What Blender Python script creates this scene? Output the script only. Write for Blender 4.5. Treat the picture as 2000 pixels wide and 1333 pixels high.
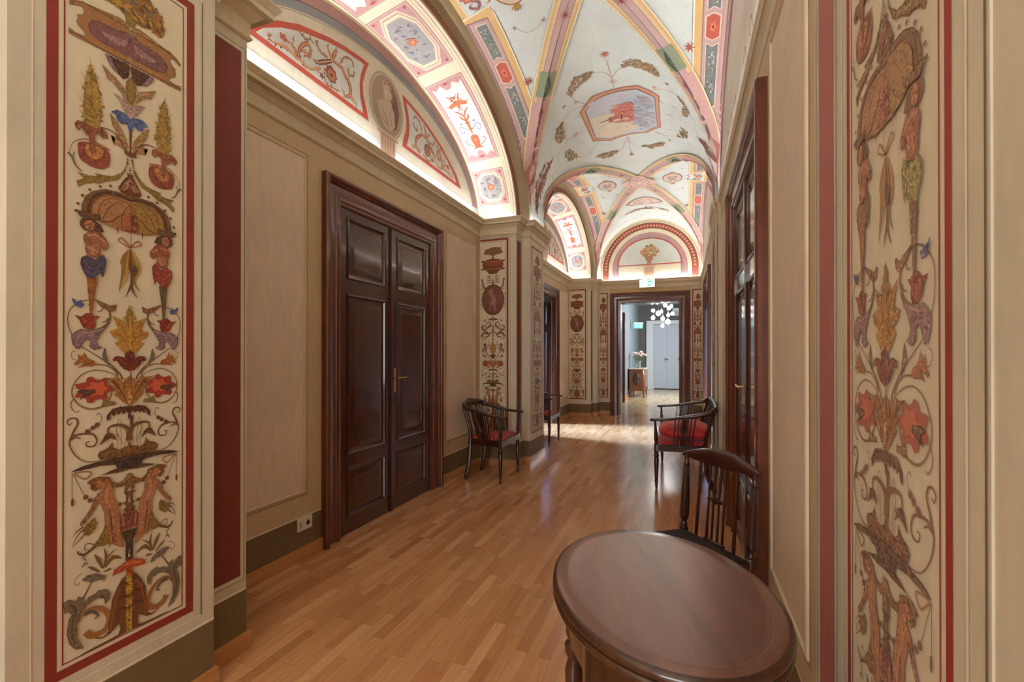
import bpy, math, random
from math import sin, cos, pi, sqrt, asin, atan2, radians
from mathutils import Vector, Matrix
from mathutils.geometry import tessellate_polygon

for _o in list(bpy.data.objects): bpy.data.objects.remove(_o)
SC = bpy.context.scene
COL = SC.collection
random.seed(7)

# ---------------------------------------------------------------- camera
F_PX, YAW, PITCH, CAM_Z = 916.3, 0.3521, 0.0033, 1.30
cam_d = bpy.data.cameras.new('camera'); cam = bpy.data.objects.new('camera', cam_d); COL.objects.link(cam)
cam_d.sensor_width = 36.0; cam_d.sensor_fit = 'HORIZONTAL'
cam_d.lens = 36.0 * F_PX / 2000.0
cam_d.shift_y = 22.5 / 2000.0
cam_d.clip_start = 0.02; cam_d.clip_end = 100
cam.location = (0, 0, CAM_Z)
cam.rotation_euler = (pi / 2 + PITCH, 0, YAW)
SC.camera = cam

# ---------------------------------------------------------------- world, exposure
W = bpy.data.worlds.new('world'); SC.world = W; W.use_nodes = True
W.node_tree.nodes['Background'].inputs[0].default_value = (0.80, 0.86, 1.0, 1)
W.node_tree.nodes['Background'].inputs[1].default_value = 0.25
SC.view_settings.view_transform = 'Standard'; SC.view_settings.look = 'None'
SC.view_settings.gamma = 1; SC.view_settings.use_curve_mapping = False
SC.view_settings.exposure = 0.56

def area(name, loc, rot, sx, sy, power, col, spread=None):
    l = bpy.data.lights.new(name, 'AREA'); l.shape = 'RECTANGLE'; l.size = sx; l.size_y = sy
    l.energy = power; l.color = col
    if spread: l.spread = spread
    o = bpy.data.objects.new(name, l); COL.objects.link(o); o.location = loc; o.rotation_euler = rot
    return o
# daylight from the side room, then added fill lamps for far room and rear
area('side_room_window_light', (-4.8, 7.95, 1.9), (0, radians(-66), 0), 1.2, 0.9, 95, (0.34, 0.58, 1.0), radians(40))
area('far_room_fill_light', (0.9, 14.5, 2.2), (0, radians(75), 0), 2.4, 2.0, 135, (0.86, 0.93, 1.0))  # unseen lamp added to brighten the far room
area('rear_fill_light', (-0.69, -2.9, 1.7), (radians(90), 0, 0), 1.5, 2.0, 62, (0.94, 0.97, 1.0))  # large soft fill added behind the camera; the rear wall is solid

# ---------------------------------------------------------------- main dimensions
XL, XS, XP, XR = -2.273, -1.815, -1.725, 0.345
XC, AH = -0.69, 1.035
PITCH_Y, YC0 = 4.58, 3.31
YP = [-3.56, 1.02, 5.60, 10.18]
Y_END, Y_REAR = 10.20, -3.04
SH, MH = 0.52, 0.30
ZCR = 2.86

# ---------------------------------------------------------------- colour helpers
def lin(c):
    c = c / 255.0
    return c / 12.92 if c <= 0.04045 else ((c + 0.055) / 1.055) ** 2.4
def S(r, g, b): return (lin(r), lin(g), lin(b), 1.0)

# ---------------------------------------------------------------- materials
def newmat(name):
    m = bpy.data.materials.new(name); m.use_nodes = True
    nt = m.node_tree; b = nt.nodes['Principled BSDF']
    return m, nt, b
def N(nt, t, **k):
    n = nt.nodes.new(t)
    for a, v in k.items(): setattr(n, a, v)
    return n
def L(nt, a, b): nt.links.new(a, b)
def mathn(nt, op, a, b=None, c=None):
    n = N(nt, 'ShaderNodeMath', operation=op)
    for i, v in enumerate((a, b, c)):
        if v is None: continue
        if isinstance(v, (int, float)): n.inputs[i].default_value = v
        else: L(nt, v, n.inputs[i])
    return n.outputs[0]
def plain(name, rgb, rough=0.5, metal=0.0, noise=0.0, scale=20.0, coat=0.0, bump=0.0):
    m, nt, b = newmat(name)
    b.inputs['Roughness'].default_value = rough; b.inputs['Metallic'].default_value = metal
    b.inputs['Coat Weight'].default_value = coat; b.inputs['Coat Roughness'].default_value = 0.12
    tc = N(nt, 'ShaderNodeTexCoord'); nz = N(nt, 'ShaderNodeTexNoise'); nz.inputs['Scale'].default_value = scale
    nz.inputs['Detail'].default_value = 4; L(nt, tc.outputs['Object'], nz.inputs['Vector'])
    mx = N(nt, 'ShaderNodeMix', data_type='RGBA'); mx.inputs['Factor'].default_value = 0.5
    c = S(*rgb)
    mx.inputs['A'].default_value = tuple(x * (1 - noise) for x in c[:3]) + (1,)
    mx.inputs['B'].default_value = tuple(min(1, x * (1 + noise)) for x in c[:3]) + (1,)
    L(nt, nz.outputs['Fac'], mx.inputs['Factor']); L(nt, mx.outputs['Result'], b.inputs['Base Color'])
    if bump:
        bp = N(nt, 'ShaderNodeBump'); bp.inputs['Strength'].default_value = bump; bp.inputs['Distance'].default_value = 0.002
        L(nt, nz.outputs['Fac'], bp.inputs['Height']); L(nt, bp.outputs['Normal'], b.inputs['Normal'])
    return m
def emis(name, rgb, strength):
    m, nt, b = newmat(name); b.inputs['Base Color'].default_value = S(*rgb)
    b.inputs['Emission Color'].default_value = S(*rgb); b.inputs['Emission Strength'].default_value = strength
    return m
def fresco():
    m, nt, b = newmat('fresco_paint')
    at = N(nt, 'ShaderNodeAttribute', attribute_name='paint')
    geo = N(nt, 'ShaderNodeNewGeometry')
    n1 = N(nt, 'ShaderNodeTexNoise'); n1.inputs['Scale'].default_value = 2.3; n1.inputs['Detail'].default_value = 6; n1.inputs['Roughness'].default_value = .65
    n2 = N(nt, 'ShaderNodeTexNoise'); n2.inputs['Scale'].default_value = 38; n2.inputs['Detail'].default_value = 5
    mp = N(nt, 'ShaderNodeMapping'); mp.inputs['Scale'].default_value = (1, 1, .25)
    L(nt, geo.outputs['Position'], n1.inputs['Vector']); L(nt, geo.outputs['Position'], mp.inputs['Vector']); L(nt, mp.outputs[0], n2.inputs['Vector'])
    f = mathn(nt, 'ADD', mathn(nt, 'MULTIPLY', n1.outputs['Fac'], .34), mathn(nt, 'MULTIPLY', n2.outputs['Fac'], .22))
    f = mathn(nt, 'ADD', f, .73)
    mx = N(nt, 'ShaderNodeVectorMath', operation='SCALE'); L(nt, at.outputs['Color'], mx.inputs[0]); L(nt, f, mx.inputs['Scale'])
    L(nt, mx.outputs[0], b.inputs['Base Color'])
    b.inputs['Roughness'].default_value = .62; b.inputs['Specular IOR Level'].default_value = .3
    bp = N(nt, 'ShaderNodeBump'); bp.inputs['Strength'].default_value = .12; bp.inputs['Distance'].default_value = .004
    L(nt, n2.outputs['Fac'], bp.inputs['Height']); L(nt, bp.outputs['Normal'], b.inputs['Normal'])
    return m
def wood(name, c1, c2, rough=.3, coat=.4, scale=1.0, axis=2, spec=.5, coatr=.08, st=.9):
    m, nt, b = newmat(name)
    tc = N(nt, 'ShaderNodeTexCoord'); mp = N(nt, 'ShaderNodeMapping')
    sc = [9 * scale] * 3; sc[axis] = st * scale
    mp.inputs['Scale'].default_value = sc; L(nt, tc.outputs['Object'], mp.inputs['Vector'])
    n = N(nt, 'ShaderNodeTexNoise'); n.inputs['Scale'].default_value = 2.2; n.inputs['Detail'].default_value = 8
    n.inputs['Roughness'].default_value = .62; n.inputs['Distortion'].default_value = .6; L(nt, mp.outputs[0], n.inputs['Vector'])
    cr = N(nt, 'ShaderNodeValToRGB'); L(nt, n.outputs['Fac'], cr.inputs[0])
    cr.color_ramp.elements[0].position = .3; cr.color_ramp.elements[0].color = S(*c1)
    cr.color_ramp.elements[1].position = .72; cr.color_ramp.elements[1].color = S(*c2)
    L(nt, cr.outputs[0], b.inputs['Base Color']); b.inputs['Roughness'].default_value = rough
    b.inputs['Coat Weight'].default_value = coat; b.inputs['Coat Roughness'].default_value = coatr
    b.inputs['Specular IOR Level'].default_value = spec
    return m
def parquet(name, cols, w, ln, rough=.2):
    m, nt, b = newmat(name)
    geo = N(nt, 'ShaderNodeNewGeometry'); sep = N(nt, 'ShaderNodeSeparateXYZ'); L(nt, geo.outputs['Position'], sep.inputs[0])
    u = mathn(nt, 'DIVIDE', mathn(nt, 'ADD', sep.outputs['X'], 50.0), w); row = mathn(nt, 'FLOOR', u)
    wn = N(nt, 'ShaderNodeTexWhiteNoise', noise_dimensions='1D'); L(nt, row, wn.inputs['W'])
    v = mathn(nt, 'ADD', mathn(nt, 'DIVIDE', mathn(nt, 'ADD', sep.outputs['Y'], 50.0), ln), mathn(nt, 'MULTIPLY', wn.outputs['Value'], 7.3))
    idx = mathn(nt, 'FLOOR', v)
    wn2 = N(nt, 'ShaderNodeTexWhiteNoise', noise_dimensions='2D'); cb = N(nt, 'ShaderNodeCombineXYZ'); L(nt, row, cb.inputs[0]); L(nt, idx, cb.inputs[1]); L(nt, cb.outputs[0], wn2.inputs['Vector'])
    cr = N(nt, 'ShaderNodeValToRGB'); L(nt, wn2.outputs['Value'], cr.inputs[0])
    els = cr.color_ramp.elements
    while len(els) < len(cols): els.new(.5)
    for i, c in enumerate(cols): els[i].position = i / (len(cols) - 1); els[i].color = S(*c)
    mp = N(nt, 'ShaderNodeMapping'); mp.inputs['Scale'].default_value = (26, 1.6, 1); L(nt, geo.outputs['Position'], mp.inputs['Vector'])
    off = N(nt, 'ShaderNodeVectorMath', operation='ADD'); L(nt, mp.outputs[0], off.inputs[0]); L(nt, wn2.outputs['Color'], off.inputs[1])
    nz = N(nt, 'ShaderNodeTexNoise'); nz.inputs['Scale'].default_value = 3; nz.inputs['Detail'].default_value = 6; L(nt, off.outputs[0], nz.inputs['Vector'])
    g = mathn(nt, 'ADD', mathn(nt, 'MULTIPLY', nz.outputs['Fac'], .55), .72)
    fu = mathn(nt, 'FRACT', u); fv = mathn(nt, 'FRACT', v)
    su = mathn(nt, 'LESS_THAN', fu, .022); sv = mathn(nt, 'LESS_THAN', fv, .006)
    seam = mathn(nt, 'SUBTRACT', 1.0, mathn(nt, 'MULTIPLY', mathn(nt, 'MAXIMUM', su, sv), .42))
    sc = N(nt, 'ShaderNodeVectorMath', operation='SCALE'); L(nt, cr.outputs[0], sc.inputs[0]); L(nt, mathn(nt, 'MULTIPLY', g, seam), sc.inputs['Scale'])
    L(nt, sc.outputs[0], b.inputs['Base Color'])
    r = mathn(nt, 'ADD', mathn(nt, 'MULTIPLY', nz.outputs['Fac'], .12), rough - .05)
    L(nt, r, b.inputs['Roughness']); b.inputs['Coat Weight'].default_value = .35; b.inputs['Coat Roughness'].default_value = .16
    bp = N(nt, 'ShaderNodeBump'); bp.inputs['Strength'].default_value = .25; bp.inputs['Distance'].default_value = .001
    L(nt, seam, bp.inputs['Height']); L(nt, bp.outputs['Normal'], b.inputs['Normal'])
    return m
M = {}
M['fresco'] = fresco()
M['floor'] = parquet('oak_strip_parquet', [(190, 130, 82), (210, 150, 100), (198, 138, 88), (220, 164, 114), (180, 120, 74), (212, 154, 104)], .054, .36)
M['floor_pale'] = parquet('pale_oak_parquet', [(206, 176, 128), (222, 194, 150), (196, 164, 118)], .09, .5, .22)
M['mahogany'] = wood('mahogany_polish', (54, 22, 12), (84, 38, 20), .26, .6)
M['mahogany_trim'] = wood('mahogany_casing', (84, 38, 20), (114, 56, 30), .28, .4, st=3.5)  # lighter red-brown of the door casings and the frame board
M['chair_wood'] = wood('dark_walnut_polish', (38, 15, 11), (70, 31, 22), .3, .5, 2.0)
M['table_top'] = wood('worn_mahogany_top', (84, 40, 25), (126, 76, 56), .30, 1.0, .5, 1, .8, .18)
M['table_wood'] = wood('table_dark_wood', (38, 20, 10), (80, 42, 20), .3, .6, 1.5)
M['oak_skirting'] = wood('oak_skirting', (176, 116, 62), (206, 146, 88), .4, .2, 1.0, 1)
M['brass'] = plain('aged_brass', (196, 160, 100), .3, 1.0, .1)
M['plastic'] = plain('white_plastic', (224, 214, 198), .4, 0, .02)
M['dark'] = plain('dark_slot', (40, 34, 30), .6)
M['led'] = emis('led_strip_light', (246, 247, 255), 150.0)
M['led_side'] = emis('right_strip_light', (246, 247, 255), 100.0)
M['green_lit'] = emis('green_sign_field', (40, 170, 120), 1.3)
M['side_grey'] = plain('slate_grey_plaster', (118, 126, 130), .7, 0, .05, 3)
M['led_dim'] = emis('dim_strip_light', (246, 247, 255), 55.0)
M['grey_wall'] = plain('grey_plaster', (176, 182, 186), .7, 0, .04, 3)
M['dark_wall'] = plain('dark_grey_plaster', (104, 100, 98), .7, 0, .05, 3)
M['white_paint'] = plain('white_gloss_paint', (226, 230, 234), .35, 0, .02)
M['door_grey'] = plain('pale_grey_paint', (196, 204, 214), .4, 0, .02)
M['steel'] = plain('brushed_steel', (120, 122, 126), .35, 1.0, .05)
M['globe'] = emis('opal_glass_light', (255, 252, 246), 9.0)
M['side_wall'] = plain('side_room_plaster', (198, 196, 178), .8, 0, .05, 3)
M['green_sign'] = emis('green_sign_light', (60, 190, 150), 1.2)
M['sign_white'] = emis('sign_panel_light', (226, 255, 244), 7.0)
M['marble'] = plain('cream_marble', (226, 206, 176), .25, 0, .06, 12, .3)
M['marquetry'] = wood('walnut_marquetry', (104, 56, 28), (142, 84, 44), .35, .5, 2.0)
M['medallion'] = wood('dark_marquetry', (62, 28, 14), (86, 42, 22), .35, .5, 2.0)
M['pink'] = plain('pink_petals', (238, 184, 178), .6, 0, .1, 40)
M['leaf'] = plain('green_leaves', (78, 128, 52), .5, 0, .3, 40)
def glassm():
    m, nt, b = newmat('vase_glass'); b.inputs['Base Color'].default_value = (.85, .95, .88, 1)
    b.inputs['Transmission Weight'].default_value = .9; b.inputs['Roughness'].default_value = .03; b.inputs['IOR'].default_value = 1.3
    return m
M['glass'] = glassm()
def velvet(name, rgb):
    m, nt, b = newmat(name)
    tc = N(nt, 'ShaderNodeTexCoord'); mp = N(nt, 'ShaderNodeMapping'); mp.inputs['Scale'].default_value = (3, 26, 3)
    n = N(nt, 'ShaderNodeTexNoise'); n.inputs['Scale'].default_value = 3; L(nt, tc.outputs['Object'], mp.inputs[0]); L(nt, mp.outputs[0], n.inputs['Vector'])
    cr = N(nt, 'ShaderNodeValToRGB'); L(nt, n.outputs['Fac'], cr.inputs[0]); c = S(*rgb)
    cr.color_ramp.elements[0].position = .35; cr.color_ramp.elements[0].color = tuple(x * .62 for x in c[:3]) + (1,)
    cr.color_ramp.elements[1].position = .7; cr.color_ramp.elements[1].color = tuple(min(1, x * 1.25) for x in c[:3]) + (1,)
    L(nt, cr.outputs[0], b.inputs['Base Color']); b.inputs['Roughness'].default_value = .55
    b.inputs['Sheen Weight'].default_value = .6; b.inputs['Sheen Tint'].default_value = (1, .5, .45, 1)
    return m
M['velvet'] = velvet('red_velvet', (204, 40, 44))
M['inlay'] = plain('pale_stringing', (136, 88, 60), .4, 0, .1)
M['leather'] = plain('dark_leather', (40, 22, 16), .85, 0, .1)
def damask():
    m, nt, b = newmat('red_damask')
    tc = N(nt, 'ShaderNodeTexCoord'); v = N(nt, 'ShaderNodeTexVoronoi'); v.inputs['Scale'].default_value = 26; n = N(nt, 'ShaderNodeTexNoise'); n.inputs['Scale'].default_value = 34
    L(nt, tc.outputs['Object'], v.inputs['Vector']); L(nt, tc.outputs['Object'], n.inputs['Vector'])
    f = mathn(nt, 'ADD', mathn(nt, 'MULTIPLY', v.outputs['Distance'], .8), mathn(nt, 'MULTIPLY', n.outputs['Fac'], .5))
    cr = N(nt, 'ShaderNodeValToRGB'); L(nt, f, cr.inputs[0]); e = cr.color_ramp.elements
    e[0].position = .3; e[0].color = S(92, 24, 18); e[1].position = .62; e[1].color = S(172, 74, 48); k = e.new(.5); k.color = S(136, 38, 28)
    cr.color_ramp.interpolation = 'CONSTANT'
    L(nt, cr.outputs[0], b.inputs['Base Color']); b.inputs['Roughness'].default_value = .8
    return m
M['damask'] = damask()

# ---------------------------------------------------------------- scene helpers
def tag(o, label=None, cat=None, group=None, kind=None):
    if label: o['label'] = label
    if cat: o['category'] = cat
    if group: o['group'] = group
    if kind: o['kind'] = kind
    return o
def empty(name, loc=(0, 0, 0), rz=0):
    o = bpy.data.objects.new(name, None); COL.objects.link(o); o.location = loc; o.rotation_euler = (0, 0, rz)
    o.empty_display_size = .1
    return o
def copy_tree(o, parent=None):
    c = o.copy(); COL.objects.link(c); c.parent = parent
    for ch in [x for x in bpy.data.objects if x.parent == o]: copy_tree(ch, c)
    return c
def mk(name, verts, faces, mat, parent=None, smooth=40, colors=None):
    me = bpy.data.meshes.new(name); me.from_pydata(verts, [], faces); me.validate(clean_customdata=False)
    if colors is not None:
        ca = me.color_attributes.new('paint', 'FLOAT_COLOR', 'CORNER'); buf = []
        for p in me.polygons: buf.extend(colors[p.index] * p.loop_total)
        ca.data.foreach_set('color', buf)
    me.materials.append(mat)
    if smooth:
        me.polygons.foreach_set('use_smooth', [True] * len(me.polygons))
        try: me.set_sharp_from_angle(angle=radians(smooth))
        except Exception: pass
    me.update()
    o = bpy.data.objects.new(name, me); COL.objects.link(o)
    if parent is not None: o.parent = parent
    return o
class MB:
    def __init__(s): s.v = []; s.f = []
    def add(s, vs, fs):
        n = len(s.v); s.v += [tuple(x) for x in vs]; s.f += [tuple(i + n for i in f) for f in fs]; return s
    def box(s, x0, x1, y0, y1, z0, z1, bev=0.0):
        if bev <= 0:
            return s.add([(x0, y0, z0), (x1, y0, z0), (x1, y1, z0), (x0, y1, z0), (x0, y0, z1), (x1, y0, z1), (x1, y1, z1), (x0, y1, z1)],
                         [(0, 3, 2, 1), (4, 5, 6, 7), (0, 1, 5, 4), (1, 2, 6, 5), (2, 3, 7, 6), (3, 0, 4, 7)])
        b = min(bev, (x1 - x0) * .45, (y1 - y0) * .45, (z1 - z0) * .45); rings = []
        for z, k in ((z0, b), (z0 + b, 0), (z1 - b, 0), (z1, b)):
            a0, a1, c0, c1 = x0 + k, x1 - k, y0 + k, y1 - k; q = b if k == 0 else b * .6
            rings.append([(a0 + q, c0, z), (a1 - q, c0, z), (a1, c0 + q, z), (a1, c1 - q, z), (a1 - q, c1, z), (a0 + q, c1, z), (a0, c1 - q, z), (a0, c0 + q, z)])
        return s.rings(rings)
    def rings(s, rings, cap=True, closed=True):
        n = len(rings[0]); vs = [p for r in rings for p in r]; fs = []
        for i in range(len(rings) - 1):
            for j in range(n if closed else n - 1):
                k = (j + 1) % n; fs.append((i * n + j, i * n + k, (i + 1) * n + k, (i + 1) * n + j))
        if cap: fs.append(tuple(range(n - 1, -1, -1))); fs.append(tuple((len(rings) - 1) * n + j for j in range(n)))
        return s.add(vs, fs)
    def frame(s, d):
        d = Vector(d).normalized(); a = Vector((0, 0, 1)) if abs(d.z) < .9 else Vector((1, 0, 0))
        x = d.cross(a).normalized(); y = x.cross(d).normalized(); return x, y
    def lathe(s, p0, p1, prof, seg=14):
        p0, p1 = Vector(p0), Vector(p1); d = p1 - p0; x, y = s.frame(d)
        return s.rings([[tuple(p0 + d * t + x * (r * cos(2 * pi * j / seg)) + y * (r * sin(2 * pi * j / seg))) for j in range(seg)] for t, r in prof])
    def tube(s, pts, rad, seg=8, up=None, flat=1.0):
        pts = [Vector(p) for p in pts]; n = len(pts); rings = []
        if not isinstance(rad, (list, tuple)): rad = [rad] * n
        for i, p in enumerate(pts):
            d = (pts[min(i + 1, n - 1)] - pts[max(i - 1, 0)]).normalized()
            u = Vector(up) if up else (Vector((0, 0, 1)) if abs(d.z) < .9 else Vector((1, 0, 0)))
            x = d.cross(u).normalized(); y = x.cross(d).normalized(); r = rad[i]
            rx, ry = r if isinstance(r, tuple) else (r, r * flat)
            rings.append([tuple(p + x * (rx * cos(2 * pi * j / seg)) + y * (ry * sin(2 * pi * j / seg))) for j in range(seg)])
        return s.rings(rings)
    def ball(s, c, r, seg=14, rg=9, sx=1, sy=1, sz=1):
        rings = []
        for i in range(1, rg):
            a = pi * i / rg; rings.append([(c[0] + r * sx * sin(a) * cos(2 * pi * j / seg), c[1] + r * sy * sin(a) * sin(2 * pi * j / seg), c[2] - r * sz * cos(a)) for j in range(seg)])
        return s.rings(rings)
    def build(s, name, mat, parent=None, smooth=40): return mk(name, s.v, s.f, mat, parent, smooth)
def catmull(pts, n=6, closed=False):
    P = [tuple(p) for p in pts]
    if len(P) < 3: return P
    out = []; m = len(P); rng = range(m if closed else m - 1)
    for i in rng:
        if closed: p0, p1, p2, p3 = P[(i - 1) % m], P[i], P[(i + 1) % m], P[(i + 2) % m]
        else: p0, p1, p2, p3 = P[max(i - 1, 0)], P[i], P[i + 1], P[min(i + 2, m - 1)]
        for k in range(n):
            t = k / n; out.append(tuple(.5 * ((2 * b) + (-a + c) * t + (2 * a - 5 * b + 4 * c - d) * t * t + (-a + 3 * b - 3 * c + d) * t ** 3) for a, b, c, d in zip(p0, p1, p2, p3)))
    if not closed: out.append(P[-1])
    return out
def sweep(path, prof, mapf, closed=False):
    """sweep a profile [(inward offset, height)] along a 2D polyline with mitred corners; mapf(p, q, h) -> 3D"""
    P = [Vector(p) for p in path]; n = len(P); rings = []
    def nrm(a, b): d = (b - a).normalized(); return Vector((-d.y, d.x))
    for i in range(n):
        if closed: n1, n2 = nrm(P[i - 1], P[i]), nrm(P[i], P[(i + 1) % n])
        else:
            n1 = nrm(P[i - 1], P[i]) if i > 0 else nrm(P[0], P[1]); n2 = nrm(P[i], P[i + 1]) if i < n - 1 else n1
        m = (n1 + n2); m = m / max(.2, m.dot(n1))
        rings.append([mapf(P[i].x + m.x * o, P[i].y + m.y * o, h) for o, h in prof])
    fs = []; k = len(prof); vs = [p for r in rings for p in r]
    for i in range(n if closed else n - 1):
        j2 = (i + 1) % n
        for j in range(k - 1): fs.append((i * k + j, j2 * k + j, j2 * k + j + 1, i * k + j + 1))
    return vs, fs

# ---------------------------------------------------------------- painting toolkit: flat paint laid on a surface
class Canvas:
    """collects paint shapes given in the surface's own coordinates; f(u, v, h) -> 3D point, h metres proud of it"""
    def __init__(s, f, cell=None, lh=.0006): s.f = f; s.cell = cell; s.lh = lh; s.v = []; s.fc = []; s.c = []; s.clip = None; s.base = 0; s.k = 0
    def tri(s, t, col, h):
        if s.cell:
            L2 = s.cell
            st = [t]; out = []
            while st:
                a, b, c = st.pop()
                e = [((a[0] - b[0]) ** 2 + (a[1] - b[1]) ** 2, 0), ((b[0] - c[0]) ** 2 + (b[1] - c[1]) ** 2, 1), ((c[0] - a[0]) ** 2 + (c[1] - a[1]) ** 2, 2)]
                m, k = max(e)
                if m <= L2 * L2: out.append((a, b, c)); continue
                if k == 0: q = ((a[0] + b[0]) / 2, (a[1] + b[1]) / 2); st += [(a, q, c), (q, b, c)]
                elif k == 1: q = ((b[0] + c[0]) / 2, (b[1] + c[1]) / 2); st += [(a, b, q), (a, q, c)]
                else: q = ((c[0] + a[0]) / 2, (c[1] + a[1]) / 2); st += [(a, b, q), (q, b, c)]
        else: out = [t]
        for a, b, c in out:
            if s.clip and not s.clip((a[0] + b[0] + c[0]) / 3, (a[1] + b[1] + c[1]) / 3): continue
            n = len(s.v); s.v += [s.f(p[0], p[1], h) for p in (a, b, c)]; s.fc.append((n, n + 1, n + 2)); s.c.append(col)
    def hh(s, layer): s.k = (s.k + 1) % 400; return (layer + s.base) * s.lh + s.k * s.lh * .0022
    def poly(s, pts, col, layer=1):
        h = s.hh(layer)
        pts = [tuple(p[:2]) for p in pts]
        if len(pts) < 3: return
        for t in tessellate_polygon([[Vector((p[0], p[1], 0)) for p in pts]]):
            s.tri([pts[i] for i in t], col, h)
    def quadstrip(s, A, B, col, layer=1):
        h = s.hh(layer)
        for i in range(len(A) - 1):
            s.tri([A[i], B[i], B[i + 1]], col, h); s.tri([A[i], B[i + 1], A[i + 1]], col, h)
    def rect(s, u0, u1, v0, v1, col, layer=1): s.poly([(u0, v0), (u1, v0), (u1, v1), (u0, v1)], col, layer)
    def ring(s, u0, u1, v0, v1, w, col, layer=1):
        s.rect(u0, u1, v0, v0 + w, col, layer); s.rect(u0, u1, v1 - w, v1, col, layer)
        s.rect(u0, u0 + w, v0 + w, v1 - w, col, layer); s.rect(u1 - w, u1, v0 + w, v1 - w, col, layer)
    def stroke(s, pts, w0, w1=None, col=None, layer=1, n=5, mid=None):
        P = catmull(pts, n); m = len(P); w1 = w0 if w1 is None else w1; A = []; B = []
        for i, p in enumerate(P):
            a = P[max(i - 1, 0)]; b = P[min(i + 1, m - 1)]; dx, dy = b[0] - a[0], b[1] - a[1]; d = sqrt(dx * dx + dy * dy) or 1
            t = i / (m - 1)
            w = (w0 + (w1 - w0) * t) if mid is None else (w0 * (1 - 2 * t) + mid * 2 * t if t < .5 else mid * (2 - 2 * t) + w1 * (2 * t - 1))
            w *= .5; A.append((p[0] - dy / d * w, p[1] + dx / d * w)); B.append((p[0] + dy / d * w, p[1] - dx / d * w))
        s.quadstrip(A, B, col, layer)
    def disc(s, c, rx, ry, col, layer=1, n=18, lob=0, k=.15, a0=0):
        s.poly([(c[0] + rx * (1 + (k * cos(lob * t) if lob else 0)) * cos(t + a0), c[1] + ry * (1 + (k * cos(lob * t) if lob else 0)) * sin(t + a0)) for t in [2 * pi * i / n for i in range(n)]], col, layer)
    def dabs(s, pts_poly, n, size, cols, layer=2, seed=1):
        r = random.Random(seed); xs = [p[0] for p in pts_poly]; ys = [p[1] for p in pts_poly]
        def inside(x, y):
            c = False; j = len(pts_poly) - 1
            for i in range(len(pts_poly)):
                a, b = pts_poly[i], pts_poly[j]
                if (a[1] > y) != (b[1] > y) and x < (b[0] - a[0]) * (y - a[1]) / (b[1] - a[1]) + a[0]: c = not c
                j = i
            return c
        k = 0; tr = 0
        while k < n and tr < n * 12:
            tr += 1; x, y = r.uniform(min(xs), max(xs)), r.uniform(min(ys), max(ys))
            if not inside(x, y): continue
            a = r.uniform(0, pi); l = size * r.uniform(.6, 1.3); w = l * .38
            s.poly([(x - l * cos(a), y - l * sin(a)), (x + w * sin(a), y - w * cos(a)), (x + l * cos(a), y + l * sin(a)), (x - w * sin(a), y + w * cos(a))], r.choice(cols), layer + .5 * (k % 3)); k += 1
    def fol(s, pts, size, cols, layer=3, step=3, seed=1):
        """small leaves springing from both sides of a scroll"""
        r = random.Random(seed); P = catmull(pts, 6)
        for i in range(2, len(P) - 1, step):
            p = P[i]; q = P[i + 1]; a = atan2(q[1] - p[1], q[0] - p[0])
            for sg in (-1, 1):
                b = a + sg * r.uniform(.5, 1.0); l = size * r.uniform(.6, 1.25); c = r.choice(cols)
                e = (p[0] + l * cos(b), p[1] + l * sin(b)); m = (p[0] + l * .5 * cos(b - sg * .35), p[1] + l * .5 * sin(b - sg * .35)); n_ = (p[0] + l * .45 * cos(b + sg * .3), p[1] + l * .45 * sin(b + sg * .3))
                s.poly([p, n_, e, m], c, layer)
    def build(s, name, parent=None):
        return mk(name, s.v, s.fc, M['fresco'], parent, 30, s.c)
def merge(name, cans, extra=None, parent=None):
    v = []; f = []; c = []
    for k in cans:
        n = len(v); v += k.v; f += [tuple(i + n for i in t) for t in k.fc]; c += k.c
    if extra:
        for vs, fs, col in extra:
            n = len(v); v += [tuple(x) for x in vs]; f += [tuple(i + n for i in t) for t in fs]; c += [col] * len(fs)
    return mk(name, v, f, M['fresco'], parent, 30, c)

# camera ray through a pixel of the 2000 x 1333 frame: used to find where on a wall or vault a painted motif lies
_fw = Vector((-sin(YAW) * cos(PITCH), cos(YAW) * cos(PITCH), sin(PITCH))); _rt = Vector((cos(YAW), sin(YAW), 0)); _up = _rt.cross(_fw)
def ray(px, py): return _fw + _rt * ((px - 1000.0) / F_PX) - _up * ((py - 689.05) / F_PX)
def onX(px, py, X): d = ray(px, py); t = X / d.x; return (d.y * t, CAM_Z + d.z * t)
def onY(px, py, Y): d = ray(px, py); t = Y / d.y; return (d.x * t, CAM_Z + d.z * t)

# palette of the painted decoration
CREAM = S(222, 206, 176); PIER = S(210, 198, 172); FIELD = S(226, 203, 178); MARGIN = S(204, 178, 140)
RED = S(142, 54, 42); ROSE = S(170, 100, 92); DADO = S(120, 100, 68); LLT = S(236, 224, 198); LDK = S(120, 98, 72)
VAULT = S(218, 224, 214); PINKP = S(202, 168, 158); MAUVE = S(160, 124, 120); OCHRE = S(222, 184, 122); BEIGE = S(226, 200, 158)
BLUEG = S(124, 128, 126); GREEN = S(142, 152, 122); TAN = S(170, 150, 116); GUIL = S(140, 94, 74); SOFF = S(234, 222, 190)
CORAL = S(194, 98, 78); GREYB = S(146, 148, 146); SKYB = S(190, 202, 208)
BRN = S(104, 62, 34); DBR = S(76, 44, 34); OLV = S(140, 112, 50); ORG = S(170, 98, 40); GLD = S(186, 138, 58); WINE = S(112, 34, 34)
RSE = S(158, 84, 66); LAV = S(140, 112, 120); NAVY = S(70, 66, 96); BLU = S(74, 100, 156); SKIN = S(178, 118, 84); GRYG = S(110, 100, 80)

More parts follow.
